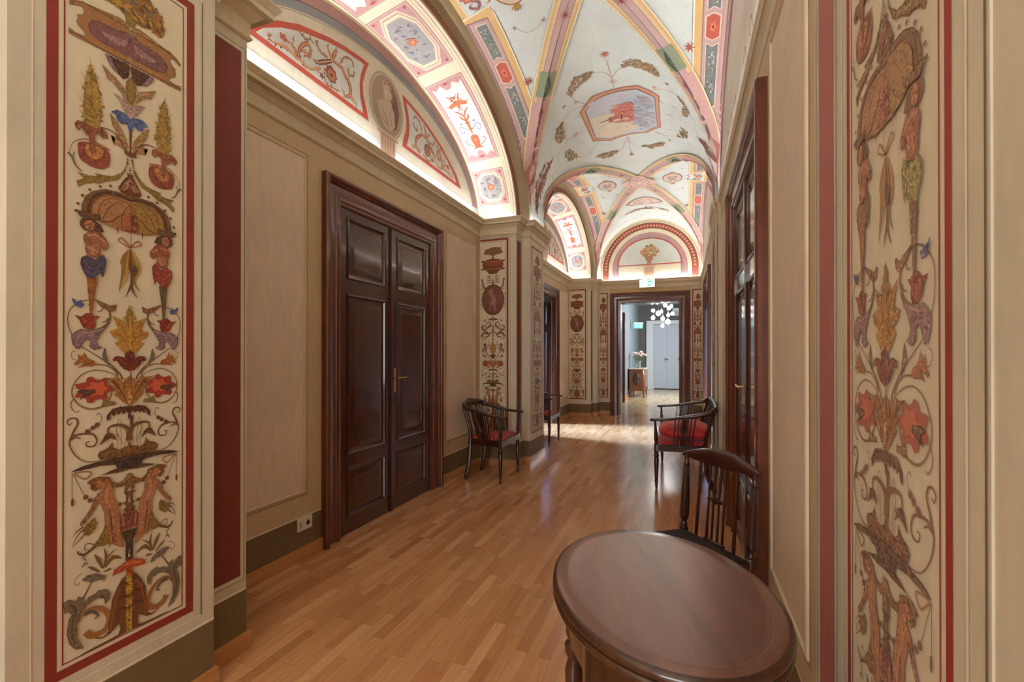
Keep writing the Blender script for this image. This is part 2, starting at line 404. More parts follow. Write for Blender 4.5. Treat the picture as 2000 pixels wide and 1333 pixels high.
# ---------------------------------------------------------------- grotesque ornament of the tall painted panels
V1 = []
_Y0 = {1: 0, 2: 200, 3: 400, 4: 580, 5: 760, 6: 880, 7: 1060}
def _cv(k, pts):
    out = []
    for x, y in pts:
        Y, z = onX(100 + x / 5.554, _Y0[k] + y / 5.554, XP); out.append((Y - 1.0145, z))
    return out
WU = .00031
def vp(k, col, pts, mir=1, layer=2, col2=None, sm=0):
    q = _cv(k, pts)
    if sm: q = catmull(q, 3, True)
    V1.append(('p', q, 0, 0, col, layer, mir, col2))
def vs(k, col, w0, w1, pts, mir=1, layer=2, mid=None, col2=None): V1.append(('s', _cv(k, pts), w0 * WU, w1 * WU, col, layer, mir, col2, None if mid is None else mid * WU))
def vd(k, col, c, rx, ry, mir=1, layer=3, lob=0, kk=.15, col2=None): V1.append(('d', _cv(k, [c]), rx * WU, ry * WU, col, layer, mir, col2, lob, kk))
# 1: shaped tablet with foliage above
vp(1, OLV, [(600, 0), (700, 60), (780, 160), (800, 280), (880, 290), (900, 240), (1050, 290), (1170, 400), (1190, 250), (1050, 0), (900, -120), (700, -140), (520, -60)], 0, 1)
V1.append(('b', _cv(1, [(560, 0), (1050, 0), (1200, 250), (1180, 420), (1050, 300), (900, 240), (800, 120), (640, 30), (500, -60), (700, -200), (1000, -150)]), 210, .013, [GLD, OLV, BRN, ORG, GRYG], 2, 0, None))
vp(1, S(160, 120, 78), [(825, 310), (800, 250), (720, 185), (560, 120), (420, 60), (300, 0), (640, 190)], 1, 2)
vp(1, S(158, 110, 70), [(825, 310), (640, 190), (500, 120), (300, 10), (170, 0), (170, 30), (290, 45), (330, 100), (320, 150), (255, 150), (265, 185), (250, 215), (265, 260), (330, 330), (345, 385), (240, 345), (165, 285), (165, 345), (250, 390), (480, 510), (825, 690)], 1, 2)
vs(1, BRN, 8, 8, [(170, 0), (300, 10), (500, 120), (640, 200), (825, 310)], 1, 3)
vs(1, BRN, 10, 10, [(165, 320), (300, 390), (480, 500), (825, 685)], 1, 3)
vs(1, GLD, 7, 7, [(300, 20), (560, 165), (825, 335)], 1, 3)
vs(1, GLD, 8, 8, [(430, 440), (600, 540), (825, 640)], 1, 3)
vp(1, S(122, 80, 84), [(825, 370), (700, 330), (560, 260), (450, 215), (395, 225), (380, 265), (400, 340), (460, 400), (560, 470), (700, 540), (825, 600)], 1, 3, None, 1)
vp(1, S(162, 122, 118), [(800, 440), (700, 400), (600, 360), (520, 330), (560, 390), (650, 450), (760, 500)], 1, 4, None, 1)
vp(1, DBR, [(600, 590), (625, 620), (660, 700), (700, 790), (760, 850), (805, 830), (825, 760), (825, 700)], 1, 2)
vp(1, LAV, [(555, 575), (600, 590), (650, 690), (700, 790), (660, 760), (600, 670)], 1, 3)
vp(1, OLV, [(845, 830), (790, 880), (785, 960), (800, 1060), (830, 1130), (850, 1130), (880, 1040), (895, 950), (870, 880)], 0, 3)
vs(1, GLD, 8, 3, [(840, 840), (838, 1120)], 0, 4)
vp(1, S(172, 128, 92), [(525, 690), (600, 770), (660, 830), (730, 900), (770, 990), (810, 1130), (780, 1100), (740, 1000), (690, 940), (640, 880), (580, 840), (570, 790)], 1, 2)
vp(1, S(176, 146, 140), [(655, 1010), (700, 1030), (760, 1080), (800, 1120), (838, 1135), (838, 1285), (790, 1230), (750, 1160), (710, 1070)], 1, 3, None)
vp(2, BLU, [(625, 95), (690, 75), (760, 110), (830, 170), (838, 175), (838, 300), (815, 300), (790, 215), (735, 225), (690, 190), (680, 130), (650, 110)], 1, 3)
vs(2, S(116, 132, 168), 18, 6, [(740, 130), (800, 190), (830, 230)], 1, 4)
vs(2, BRN, 34, 10, [(837, 280), (836, 430), (834, 600)], 0, 2)
# cypress like spikes on curled mushrooms
vp(1, S(166, 136, 62), [(395, 710), (360, 790), (345, 900), (330, 1050), (328, 1200), (345, 1333), (365, 1400), (490, 1400), (515, 1260), (500, 1100), (480, 950), (440, 800), (410, 720)], 1, 1)
V1.append(('b', _cv(1, [(395, 680), (350, 800), (320, 1000), (310, 1200), (350, 1400), (500, 1390), (535, 1230), (510, 1000), (450, 800), (410, 700)]), 170, .008, [GLD, OLV, S(128, 98, 40), S(190, 160, 90)], 2, 1, None))
for q in ([(395, 600), (400, 720)], [(290, 760), (340, 850)], [(250, 1000), (330, 1120)], [(260, 1150), (330, 1260)], [(500, 820), (450, 880)], [(540, 1070), (500, 1100)], [(560, 1240), (510, 1270)]): vs(1, OLV, 2, 6, q, 1, 2)
vp(2, S(146, 84, 60), [(225, 220), (260, 190), (310, 205), (380, 250), (440, 280), (510, 270), (570, 320), (575, 380), (530, 385), (490, 320), (450, 340), (440, 430), (455, 560), (420, 565), (395, 500), (385, 370), (330, 310), (300, 250), (270, 300), (240, 270)], 1, 4)
vs(2, WINE, 14, 8, [(235, 235), (290, 225), (340, 280), (400, 320)], 1, 5)
vp(2, S(150, 70, 60), [(270, 440), (330, 425), (400, 440), (520, 480), (590, 530), (610, 600), (600, 670), (540, 715), (440, 700), (350, 650), (290, 600), (270, 530)], 1, 2, None, 1)
vp(2, S(196, 134, 80), [(360, 450), (450, 460), (540, 520), (520, 590), (450, 620), (370, 570), (340, 500)], 1, 3, None, 1)
for a in range(7): vs(2, S(120, 50, 44), 8, 2, [(430 + 150 * cos(a * .55 + .3), 560 + 120 * sin(a * .55 + .3)), (430 + 90 * cos(a * .55 + .3), 550 + 70 * sin(a * .55 + .3))], 1, 4)
vs(2, BRN, 7, 22, [(470, 270), (560, 275), (650, 320), (720, 400), (770, 500), (800, 560)])
vp(2, OLV, [(800, 590), (790, 690), (740, 760), (650, 800), (560, 790), (450, 765), (480, 800), (380, 790), (260, 750), (330, 820), (250, 850), (270, 910), (340, 870), (460, 860), (470, 880), (560, 850), (700, 830), (780, 740), (815, 620)])
vs(2, ORG, 4, 16, [(170, 540), (190, 460), (240, 410), (330, 390), (400, 410), (500, 450), (610, 515)], 1, 3)
vs(2, GRYG, 26, 8, [(155, 535), (200, 590), (240, 680), (310, 745)], 1, 3)
vs(2, GRYG, 10, 4, [(225, 530), (205, 600)], 1, 3)
vp(2, S(164, 128, 80), [(610, 110), (680, 200), (740, 300), (790, 400), (820, 500), (790, 480), (700, 350), (640, 230)])
vp(2, S(172, 124, 88), [(800, 540), (770, 440), (700, 400), (620, 350), (690, 370), (650, 440), (720, 470)], 1, 2)
vd(2, BRN, (835, 562), 60, 28, 0)
# pointed finial and shell canopy
vs(2, BRN, 8, 8, [(829, 700), (829, 790)], 0, 3); vs(2, BRN, 6, 6, [(800, 735), (858, 735)], 0, 3)
vp(2, BRN, [(830, 775), (790, 765), (805, 800), (750, 850), (700, 930), (735, 975), (830, 1010)], 1, 3)
vp(2, S(178, 130, 96), [(822, 830), (780, 860), (735, 920), (760, 955), (800, 940), (822, 900)], 1, 4)
vs(2, WINE, 12, 12, [(815, 940), (780, 960), (755, 940), (780, 900), (815, 870)], 1, 5)
vp(2, S(120, 82, 46), [(830, 1015), (700, 970), (560, 940), (430, 960), (350, 1010), (310, 1100), (300, 1180), (340, 1230), (420, 1230), (830, 1110)], 1, 3)
vs(2, DBR, 22, 22, [(370, 1210), (380, 1110), (440, 1010), (560, 975), (700, 1000), (830, 1060)], 1, 4)
vp(2, S(176, 124, 82), [(830, 1080), (700, 1030), (560, 1005), (470, 1040), (420, 1100), (405, 1211), (520, 1301), (700, 1381), (833, 1411)], 1, 5, S(160, 122, 60))
for q in ([(828, 1095), (700, 1080), (590, 1150), (520, 1280)], [(828, 1095), (640, 1040), (520, 1080), (470, 1230)], [(828, 1100), (760, 1180), (730, 1270), (735, 1385)]): vs(2, BRN, 4, 8, q, 1, 6)
vp(2, S(170, 92, 66), [(825, 1200), (770, 1190), (745, 1300), (750, 1385), (825, 1405)], 1, 6, S(130, 64, 42), 0)
vs(2, BRN, 12, 8, [(500, 1290), (620, 1290), (690, 1240), (760, 1210)], 1, 7)
vd(2, WINE, (690, 1325), 22, 40); vs(2, WINE, 16, 4, [(690, 1360), (690, 1430)], 1, 7)
for c in ((310, 1005), (392, 945), (505, 910), (615, 903), (262, 1095), (240, 1170)): vd(2, BRN, c, 14, 14, 1, 4); 
vp(2, S(110, 76, 50), [(238, 1168), (320, 1180), (500, 1225), (505, 1270), (330, 1255), (280, 1230)], 1, 7)
# herm figures
vd(3, S(96, 58, 44), (385, 215), 80, 72, 1, 4); vp(3, S(96, 58, 44), [(430, 180), (500, 210), (540, 290), (470, 300), (440, 270)], 1, 4)
vp(3, SKIN, [(335, 185), (390, 165), (430, 200), (440, 240), (410, 280), (360, 275), (335, 230)], 1, 5, None, 1)
vs(3, DBR, 7, 7, [(350, 215), (375, 215)], 1, 6); vs(3, DBR, 7, 7, [(398, 212), (420, 212)], 1, 6); vs(3, WINE, 6, 6, [(375, 255), (405, 255)], 1, 6)
vp(3, S(158, 98, 68), [(325, 330), (370, 295), (430, 285), (510, 310), (540, 350), (595, 430), (580, 480), (540, 490), (520, 420), (500, 480), (520, 560), (370, 570), (345, 480), (350, 430), (325, 390)], 1, 4, S(156, 82, 62), 0)
vp(3, S(196, 136, 96), [(370, 430), (470, 430), (490, 480), (470, 540), (400, 540), (370, 480)], 1, 5, None, 1)
vs(3, S(196, 136, 96), 26, 14, [(360, 335), (440, 325), (520, 380), (575, 430)], 1, 5)
vp(3, NAVY, [(300, 570), (350, 550), (450, 600), (540, 545), (565, 600), (550, 700), (530, 790), (500, 730), (440, 795), (360, 790), (310, 700), (290, 640)], 1, 5, S(150, 56, 48))
vs(3, S(106, 100, 132), 12, 8, [(320, 600), (380, 680), (440, 700), (520, 620)], 1, 6, None, S(190, 96, 80)); vs(3, S(106, 100, 132), 10, 6, [(330, 680), (400, 750), (480, 710)], 1, 6, None, S(190, 96, 80))
vp(3, S(158, 96, 48), [(360, 795), (472, 795), (440, 980), (418, 1185), (393, 1185), (378, 980)], 1, 4, S(104, 84, 62))
# tassel
vs(3, BRN, 7, 7, [(833, 0), (833, 470)], 0, 7)
vs(3, ORG, 8, 16, [(830, 470), (760, 430), (700, 385), (735, 358), (780, 400), (830, 470)], 1, 3)
for i, q in enumerate(([(820, 485), (760, 560), (720, 650)], [(820, 485), (770, 620), (750, 760), (710, 940)], [(830, 485), (800, 640), (790, 780), (745, 900)], [(835, 485), (830, 650), (860, 800), (785, 1000)], [(840, 485), (870, 650), (880, 850), (940, 940)], [(840, 485), (900, 600), (920, 720), (900, 800)], [(838, 485), (850, 700), (850, 900), (905, 1010)])):
    vs(3, [ORG, OLV, GLD, BRN, OLV, GLD, BRN][i], 10, 6, q, 0, 2, 46 if i % 2 else 30)
vp(3, S(72, 66, 48), [(870, 660), (905, 700), (880, 780), (855, 760)], 0, 5)
# bird rings, tulips
vs(4, BRN, 8, 8, [(200, 410), (160, 320), (158, 190), (210, 100), (330, 40), (440, 30)])
vp(4, S(138, 92, 56), [(440, 22), (560, 75), (620, 105), (685, 80), (670, 145), (620, 158), (560, 130), (500, 85)])
vs(4, S(116, 84, 54), 16, 26, [(540, 80), (610, 170), (605, 260), (540, 330), (440, 370)])
vs(4, BRN, 12, 6, [(500, 75), (535, 120), (500, 160), (465, 150)]); vs(4, BRN, 6, 14, [(520, 275), (570, 265), (595, 230)])
vp(4, BLU, [(200, 15), (240, 50), (290, 70), (325, 75), (300, 118), (240, 95), (212, 60)], 1, 4); vp(4, BLU, [(250, 60), (300, 30), (280, 90)], 1, 4)
vp(4, S(146, 50, 38), [(232, 200), (300, 215), (350, 180), (410, 180), (445, 215), (500, 212), (450, 250), (450, 320), (430, 350), (360, 350), (310, 310), (280, 245)], 1, 3)
vs(4, S(186, 88, 60), 16, 6, [(320, 230), (350, 290), (400, 330)], 1, 4)
vp(4, LAV, [(560, 335), (400, 370), (290, 350), (230, 385), (190, 420), (200, 500), (240, 560), (275, 570), (300, 520), (350, 450), (400, 490), (385, 540), (440, 575), (525, 550), (480, 530), (460, 480), (510, 400), (600, 290)], 1, 3)
vs(4, S(186, 150, 150), 14, 8, [(540, 345), (400, 385), (300, 400), (240, 470)], 1, 4)
# gold acanthus and dark tulip
vp(4, GLD, [(830, 85), (785, 160), (795, 200), (755, 225), (790, 280), (735, 260), (640, 205), (685, 300), (700, 350), (605, 375), (650, 440), (720, 470), (665, 505), (720, 560), (760, 600), (830, 625)], 1, 3)
vs(4, OLV, 30, 16, [(830, 110), (800, 220), (810, 320)], 1, 4); vs(4, ORG, 22, 6, [(640, 400), (740, 430), (800, 540)], 1, 4); vs(4, ORG, 16, 6, [(690, 270), (760, 350), (800, 450)], 1, 4)
vs(4, S(214, 172, 96), 12, 6, [(832, 260), (832, 600)], 0, 5)
vp(4, WINE, [(835, 578), (800, 600), (775, 620), (765, 680), (740, 655), (690, 645), (650, 660), (640, 700), (690, 690), (715, 740), (770, 790), (835, 812)], 1, 5)
vs(4, S(150, 56, 50), 20, 6, [(690, 665), (740, 700), (780, 770)], 1, 6)
vs(4, BRN, 6, 16, [(300, 540), (480, 650), (620, 740), (720, 840), (745, 900)]); vs(4, BRN, 7, 14, [(440, 738), (560, 745), (650, 790), (700, 850)])
vp(4, ORG, [(220, 725), (270, 690), (265, 620), (300, 660), (330, 600), (360, 675), (430, 700), (450, 730), (420, 755), (350, 745), (270, 770), (340, 715), (290, 710), (235, 745)], 1, 3)
vs(4, BRN, 5, 5, [(235, 592), (200, 600), (188, 640), (215, 680), (260, 690)]); vp(4, S(116, 108, 98), [(555, 560), (525, 640), (560, 710), (600, 745), (575, 650)])
vs(4, S(128, 98, 48), 7, 16, [(690, 860), (560, 810), (420, 800), (290, 860), (210, 970), (205, 1080), (280, 1180), (400, 1222), (540, 1190), (660, 1160)])
vs(4, S(128, 98, 48), 16, 8, [(540, 1160), (610, 1100), (632, 1010), (590, 930), (510, 905)]); vp(4, OLV, [(520, 1190), (540, 1120), (580, 1140), (660, 1140), (665, 1170), (600, 1180)], 1, 3)
vs(4, BRN, 5, 9, [(280, 1240), (240, 1255), (195, 1210), (190, 1150), (220, 1110)])
vd(4, S(160, 50, 40), (440, 1010), 150, 118, 1, 3, 7, .2); vd(4, S(206, 88, 56), (470, 1000), 84, 70, 1, 4, 6, .2)
vp(4, S(88, 62, 48), [(245, 1030), (330, 1010), (440, 1010), (450, 1040), (390, 1060), (280, 1115), (330, 1055)], 1, 5)
vp(4, S(168, 112, 56), [(835, 1190), (760, 1150), (700, 1090), (655, 1060), (690, 1040), (620, 980), (660, 960), (600, 900), (540, 880), (640, 890), (680, 860), (740, 930), (765, 1000), (770, 890), (835, 860)], 1, 3)
vs(4, BRN, 20, 6, [(640, 910), (720, 1010), (790, 1140)], 1, 4); vp(4, S(204, 152, 84), [(835, 1010), (800, 1060), (790, 1120), (835, 1180)], 1, 4); vs(4, BRN, 14, 8, [(835, 820), (835, 990)], 0, 4)
# dark spray, swans, dish
vp(5, S(86, 44, 36), [(838, 185), (720, 200), (640, 220), (580, 290), (578, 352), (610, 320), (620, 270), (655, 300), (680, 250), (702, 285), (730, 240), (762, 272), (790, 230), (820, 300), (838, 335)], 1, 3)
vs(5, BRN, 40, 16, [(845, 290), (845, 480)], 0, 3)
vs(5, S(112, 74, 40), 44, 12, [(835, 560), (820, 450), (740, 400), (650, 400), (595, 430), (590, 490)], 1, 3)
vp(5, BRN, [(600, 480), (560, 500), (530, 560), (502, 608), (560, 565), (620, 530), (682, 565), (645, 500)], 1, 4)
vp(5, S(122, 82, 42), [(838, 560), (800, 620), (700, 665), (640, 645), (635, 580), (600, 640), (500, 690), (478, 730), (510, 775), (660, 745), (838, 715)], 1, 3)
vs(5, S(168, 120, 66), 8, 8, [(510, 700), (560, 720), (600, 690), (560, 700)], 1, 4)
for q in ([(700, 640), (690, 500), (670, 440)], [(730, 640), (735, 500), (720, 420)], [(770, 620), (790, 500), (740, 370), (705, 330)], [(705, 330), (680, 430), (700, 520)], [(750, 600), (690, 480)]): vs(5, OLV, 6, 4, q)
vp(5, S(74, 48, 38), [(190, 905), (300, 850), (500, 792), (845, 715), (845, 800), (640, 825), (500, 835), (300, 885)], 1, 4)
vp(5, S(88, 58, 40), [(845, 810), (845, 865), (700, 905), (520, 938), (640, 885)], 1, 4)
vp(5, S(46, 44, 50), [(660, 805), (845, 750), (845, 850), (690, 868)], 1, 5)
vs(5, BRN, 6, 8, [(500, 785), (350, 795), (230, 720), (170, 600), (200, 530), (260, 500), (350, 490), (430, 500), (470, 560), (440, 620), (370, 630), (350, 590), (390, 575)], 1, 2, 18)
vs(5, BRN, 20, 6, [(180, 560), (220, 460), (262, 380), (240, 325), (180, 325), (145, 360), (170, 395), (200, 370)]); vs(5, BRN, 16, 8, [(180, 560), (240, 530), (295, 545)])
vs(5, BRN, 5, 5, [(365, 465), (425, 425), (470, 392), (520, 340), (510, 280), (480, 268), (465, 295)])
for c in ((365, 465), (425, 425), (470, 392)): vd(5, BRN, c, 22, 22)
vs(5, BRN, 5, 5, [(200, 920), (200, 1240)]); vd(5, BRN, (202, 1240), 12, 40)
vs(5, BRN, 5, 5, [(210, 930), (335, 1160), (400, 1210), (470, 1230)]); vd(5, BRN, (345, 1182), 22, 22); vd(5, BRN, (395, 1215), 22, 22)
vs(5, S(160, 104, 76), 12, 12, [(225, 915), (330, 905), (405, 910), (385, 955), (330, 985), (225, 925)])
# winged women and urn
vp(6, S(132, 82, 42), [(358, 360), (430, 310), (500, 290), (610, 305), (620, 340), (540, 350), (450, 450), (400, 420), (400, 370)], 1, 4)
vp(6, S(190, 128, 84), [(455, 350), (520, 330), (560, 370), (550, 420), (500, 420), (455, 400)], 1, 5, None, 1)
vs(6, DBR, 5, 5, [(475, 375), (495, 370)], 1, 6); vs(6, WINE, 5, 5, [(500, 405), (515, 402)], 1, 6)
vp(6, SKIN, [(560, 320), (600, 310), (640, 420), (650, 520), (700, 610), (715, 700), (725, 900), (755, 1060), (690, 1040), (620, 1010), (600, 1060), (600, 930), (555, 800), (550, 690), (510, 590), (480, 540), (480, 480), (540, 420)], 1, 4)
vs(6, S(204, 146, 100), 26, 16, [(580, 420), (570, 560), (620, 640), (650, 800)], 1, 5); vs(6, S(128, 70, 50), 14, 20, [(610, 640), (620, 800), (650, 1000)], 1, 5)
vp(6, S(166, 108, 74), [(480, 470), (500, 540), (440, 650), (350, 780), (295, 835), (285, 800), (350, 720), (400, 640), (450, 520)], 1, 4)
vp(6, OLV, [(440, 740), (462, 790), (450, 850), (380, 930), (330, 920), (325, 850), (380, 800)], 1, 4)
for q in ([(340, 860), (270, 920), (205, 1040)], [(320, 840), (250, 890), (215, 940)], [(350, 900), (290, 970), (200, 1060)]): vs(6, BRN, 14, 3, q)
vp(6, OLV, [(560, 800), (602, 930), (600, 1010), (540, 1040), (430, 1050), (480, 980), (530, 900)], 1, 4)
vs(6, BRN, 30, 10, [(470, 1030), (400, 1090), (330, 1140), (270, 1130), (260, 1100)]); vs(6, BRN, 8, 6, [(470, 1050), (400, 1020), (345, 1030), (340, 1090), (380, 1080)])
for q in ([(330, 1150), (300, 1190)], [(330, 1180), (360, 1210)], [(330, 1230), (380, 1245)], [(330, 1240), (305, 1290)]): vs(6, GRYG, 20, 3, q)
vp(6, S(128, 88, 46), [(848, 248), (800, 275), (740, 340), (680, 370), (620, 340), (640, 410), (740, 395), (780, 375), (765, 440), (790, 440), (820, 390), (848, 440)], 1, 4)
vs(6, S(180, 132, 72), 34, 10, [(848, 270), (800, 310), (740, 360)], 1, 5)
vp(6, S(112, 78, 42), [(852, 452), (760, 455), (765, 480), (825, 490), (835, 560), (795, 610), (745, 660), (852, 650)], 1, 4)
vp(6, S(142, 74, 66), [(855, 655), (770, 668), (722, 750), (728, 880), (855, 850)], 1, 5); vs(6, S(186, 118, 100), 20, 20, [(745, 720), (760, 830)], 1, 6)
vs(6, S(180, 128, 92), 18, 18, [(728, 885), (855, 845)], 1, 6)
vp(6, S(62, 50, 40), [(855, 850), (735, 890), (770, 980), (820, 1035), (855, 1035)], 1, 5); vs(6, S(110, 88, 60), 6, 6, [(780, 900), (815, 1020)], 1, 6); vs(6, S(110, 88, 60), 6, 6, [(820, 890), (838, 1025)], 1, 6)
vp(6, S(56, 44, 36), [(855, 1030), (815, 1040), (832, 1150), (795, 1195), (855, 1195)], 1, 5)
vs(6, BRN, 5, 5, [(700, 590), (830, 570)], 1, 3); vd(6, BRN, (722, 590), 18, 18); vd(6, BRN, (785, 578), 18, 18)
for q, w in (([(530, 1290), (490, 1200), (440, 1140)], 40), ([(540, 1290), (570, 1170), (545, 1065)], 30), ([(560, 1280), (640, 1170), (740, 1180)], 44), ([(550, 1230), (600, 1150), (680, 1070)], 16), ([(500, 1330), (420, 1290), (370, 1270)], 24), ([(540, 1330), (600, 1300), (625, 1295)], 24)): vs(6, S(116, 82, 40), 10, 3, q, 1, 2, w)
# corolla, bell of leaves, lower scrolls
vp(7, S(190, 76, 38), [(848, 185), (800, 200), (700, 270), (650, 320), (632, 368), (720, 330), (780, 285), (812, 342), (848, 345)], 1, 6)
vs(7, S(222, 132, 56), 26, 8, [(840, 230), (770, 250), (690, 310)], 1, 7)
vp(7, S(112, 66, 34), [(848, 335), (800, 350), (740, 400), (680, 520), (630, 640), (620, 760), (595, 900), (600, 1015), (640, 960), (712, 880), (725, 940), (700, 1010), (780, 970), (848, 945)], 1, 4)
vs(7, S(150, 84, 44), 20, 12, [(740, 420), (680, 600), (640, 800), (610, 980)], 1, 5)
vp(7, S(190, 150, 52), [(848, 345), (790, 370), (785, 470), (825, 560), (815, 640), (830, 720), (800, 800), (830, 850), (790, 940), (848, 945)], 1, 5)
for q in ([(810, 470), (740, 440), (700, 520)], [(822, 600), (740, 590), (680, 650)], [(820, 720), (740, 720), (670, 790)]): vs(7, S(84, 44, 28), 8, 3, q, 1, 6, 34)
vp(7, S(120, 104, 84), [(105, 670), (160, 632), (240, 655), (262, 598), (312, 620), (330, 680), (380, 600), (450, 570), (480, 530), (560, 518), (608, 560), (600, 630), (560, 680), (548, 610), (470, 612), (400, 655), (330, 722), (280, 792), (250, 900), (252, 1050), (320, 1160), (240, 1172), (170, 1112), (140, 1000), (165, 850), (200, 790), (150, 760), (125, 790), (110, 730)], 1, 3)
vs(7, S(84, 72, 58), 22, 16, [(170, 680), (240, 740), (210, 860), (190, 1000), (230, 1110)], 1, 4)
vs(7, S(158, 100, 50), 14, 60, [(262, 880), (340, 760), (450, 712), (550, 745), (598, 830), (570, 930), (490, 1000), (400, 1020), (350, 980)], 1, 4, 50)
vs(7, S(90, 82, 72), 40, 10, [(330, 790), (420, 760), (480, 800), (440, 840)], 1, 5)
vs(7, BRN, 24, 8, [(600, 980), (540, 1040), (450, 1050)]); vs(7, BRN, 10, 10, [(260, 1260), (400, 1180), (560, 1100), (700, 1020), (848, 940)], 1, 2, 24)
vp(7, S(120, 110, 96), [(305, 415), (360, 370), (450, 350), (550, 370), (555, 420), (500, 410), (400, 440)], 1, 3); vs(7, BRN, 8, 16, [(418, 430), (370, 520), (318, 620)])
vs(7, BRN, 5, 5, [(310, 340), (240, 400), (225, 460), (265, 475), (285, 440)])

def paint_items(cv, items, mapuv, su=1.0, zmin=-9, zmax=99, tone=None, lay=0, sw=1.0, brush=False, cmap=None):
    def tc(c):
        if cmap: c = cmap.get(c, c)
        if tone is None: return c
        k, t = tone; return tuple(c[i] * (1 - k) + t[i] * k for i in range(3)) + (1,)
    for it in items:
        kind, pts, a, b, col, layer, mir, col2 = it[:8]
        zs = [p[1] for p in pts]; zm = sum(zs) / len(zs)
        if zm < zmin or zm > zmax: continue
        for sgn in ((1, -1) if mir else (1,)):
            P = [mapuv(p[0] * su * sgn, p[1]) for p in pts]
            cc = (col2 if (sgn < 0 and col2) else col)
            if kind == 'p':
                cv.poly(P, tc(cc), layer + lay)
                if brush:
                    ar = abs(sum(P[i][0] * P[(i + 1) % len(P)][1] - P[(i + 1) % len(P)][0] * P[i][1] for i in range(len(P)))) / 2
                    base_c = tc(cc)
                    if ar > .0002: cv.dabs(P, int(min(90, ar / .000032)), .0052, [tuple(min(1, x * k) for x in base_c[:3]) + (1,) for k in (.6, .75, 1.3, 1.5)], layer + lay + .25, int(ar * 1e6))
                dk = tuple(x * .55 for x in tc(cc)[:3]) + (1,); n_ = len(pts); run = []
                for i in range(n_ + 1):
                    if mir and abs(pts[i % n_][0]) < .006: 
                        if len(run) > 1: cv.stroke(run, .0016, .0016, dk, layer + lay + .4, 1)
                        run = []
                    else: run.append(P[i % n_])
                if len(run) > 1: cv.stroke(run, .0016, .0016, dk, layer + lay + .4, 1)
            elif kind == 's': cv.stroke(P, a * sw, b * sw, tc(cc), layer + lay, 5, None if len(it) < 9 or it[8] is None else it[8] * sw)
            elif kind == 'f': cv.fol(P, a * sw, [tc(x) for x in col], layer + lay, int(b), int(abs(sgn * 7 + a * 1e4)))
            elif kind == 'd': cv.disc(P[0], a * su, b, tc(cc), layer + lay, 26, it[8] if len(it) > 8 else 0, it[9] if len(it) > 9 else .15)
            elif kind == 'b': cv.dabs(P, a, b * sw, [tc(x) for x in col], layer + lay, int(abs(sgn * 100 + a)))

# V2: tablet with a small tree, oval medallion with a figure, scrolls; the lower part repeats V1
V2 = []
def w2(kind, pts, a, b, col, layer=2, mir=1, *x): V2.append((kind, pts, a, b, col, layer, mir, None) + tuple(x))
w2('b', [(-.13, 2.47), (-.10, 2.53), (0, 2.56), (.11, 2.54), (.135, 2.48), (.05, 2.465), (0, 2.45), (-.06, 2.47)], 130, .011, [OLV, BRN, S(86, 80, 40), ORG], 2, 0)
w2('s', [(0, 2.46), (0, 2.42)], .012, .02, BRN, 2, 0)
w2('p', [(0, 2.42), (-.07, 2.41), (-.11, 2.395), (-.155, 2.40), (-.155, 2.385), (-.13, 2.375), (-.14, 2.345), (-.125, 2.31), (-.155, 2.305), (-.155, 2.29), (-.09, 2.285), (-.05, 2.24), (0, 2.235)], 0, 0, S(104, 48, 32), 3, 1)
w2('p', [(0, 2.39), (-.11, 2.375), (-.12, 2.34), (0, 2.33)], 0, 0, S(140, 70, 46), 4, 1)
w2('s', [(-.12, 2.30), (0, 2.298)], .005, .005, S(206, 150, 100), 5, 1); w2('s', [(-.12, 2.385), (0, 2.388)], .004, .004, S(206, 150, 100), 5, 1)
for z in (2.21, 2.185, 2.16, 2.135): w2('s', [(-.02, z - .01), (-.05, z + .008), (-.085, z)], .004, .003, GRYG, 2, 1, .014)
w2('p', [(0, 2.20), (-.012, 2.15), (-.014, 2.12), (0, 2.10)], 0, 0, OLV, 3, 1)
w2('s', [(-.155, 2.16), (-.14, 2.18), (-.13, 2.10), (-.10, 2.075), (-.145, 2.06)], .008, .005, S(92, 74, 50), 3, 1, .018)
w2('d', [(0, 1.935)], .150, .182, S(84, 42, 36), 3, 0); w2('d', [(0, 1.935)], .138, .168, S(116, 66, 54), 4, 0)
w2('p', [(-.03, 2.06), (-.01, 2.07), (.01, 2.04), (.0, 2.0), (.03, 1.97), (.05, 1.91), (.03, 1.87), (.045, 1.82), (.02, 1.80), (.01, 1.87), (-.02, 1.88), (-.04, 1.82), (-.06, 1.82), (-.03, 1.90), (-.02, 1.96), (-.06, 2.0), (-.07, 2.05), (-.055, 2.05)], 0, 0, S(156, 118, 108), 5, 0)
w2('s', [(.0, 1.99), (.05, 1.98), (.1, 1.97)], .006, .004, S(150, 104, 96), 5, 0); w2('s', [(-.09, 1.86), (-.05, 1.84), (-.07, 1.90)], .02, .008, S(86, 44, 40), 5, 1)
w2('s', [(-.155, 1.98), (-.16, 1.90), (-.15, 1.84)], .003, .003, OLV, 2, 1); w2('b', [(-.16, 2.02), (-.15, 2.02), (-.15, 1.84), (-.16, 1.84)], 22, .006, [OLV, BRN], 2, 1)
w2('s', [(0, 1.74), (0, 1.68)], .014, .01, WINE, 2, 0); w2('s', [(0, 1.70), (-.03, 1.71), (-.06, 1.70)], .014, .006, BRN, 2, 1, .022)
w2('s', [(-.10, 1.62), (-.08, 1.665), (-.04, 1.665), (-.03, 1.63), (-.055, 1.615), (-.065, 1.635)], .006, .006, S(120, 84, 56), 2, 1, .014)
w2('s', [(-.13, 1.70), (-.10, 1.68)], .006, .012, S(82, 60, 44), 2, 1); w2('p', [(0, 1.64), (-.008, 1.60), (-.014, 1.55), (0, 1.52)], 0, 0, OLV, 3, 1)
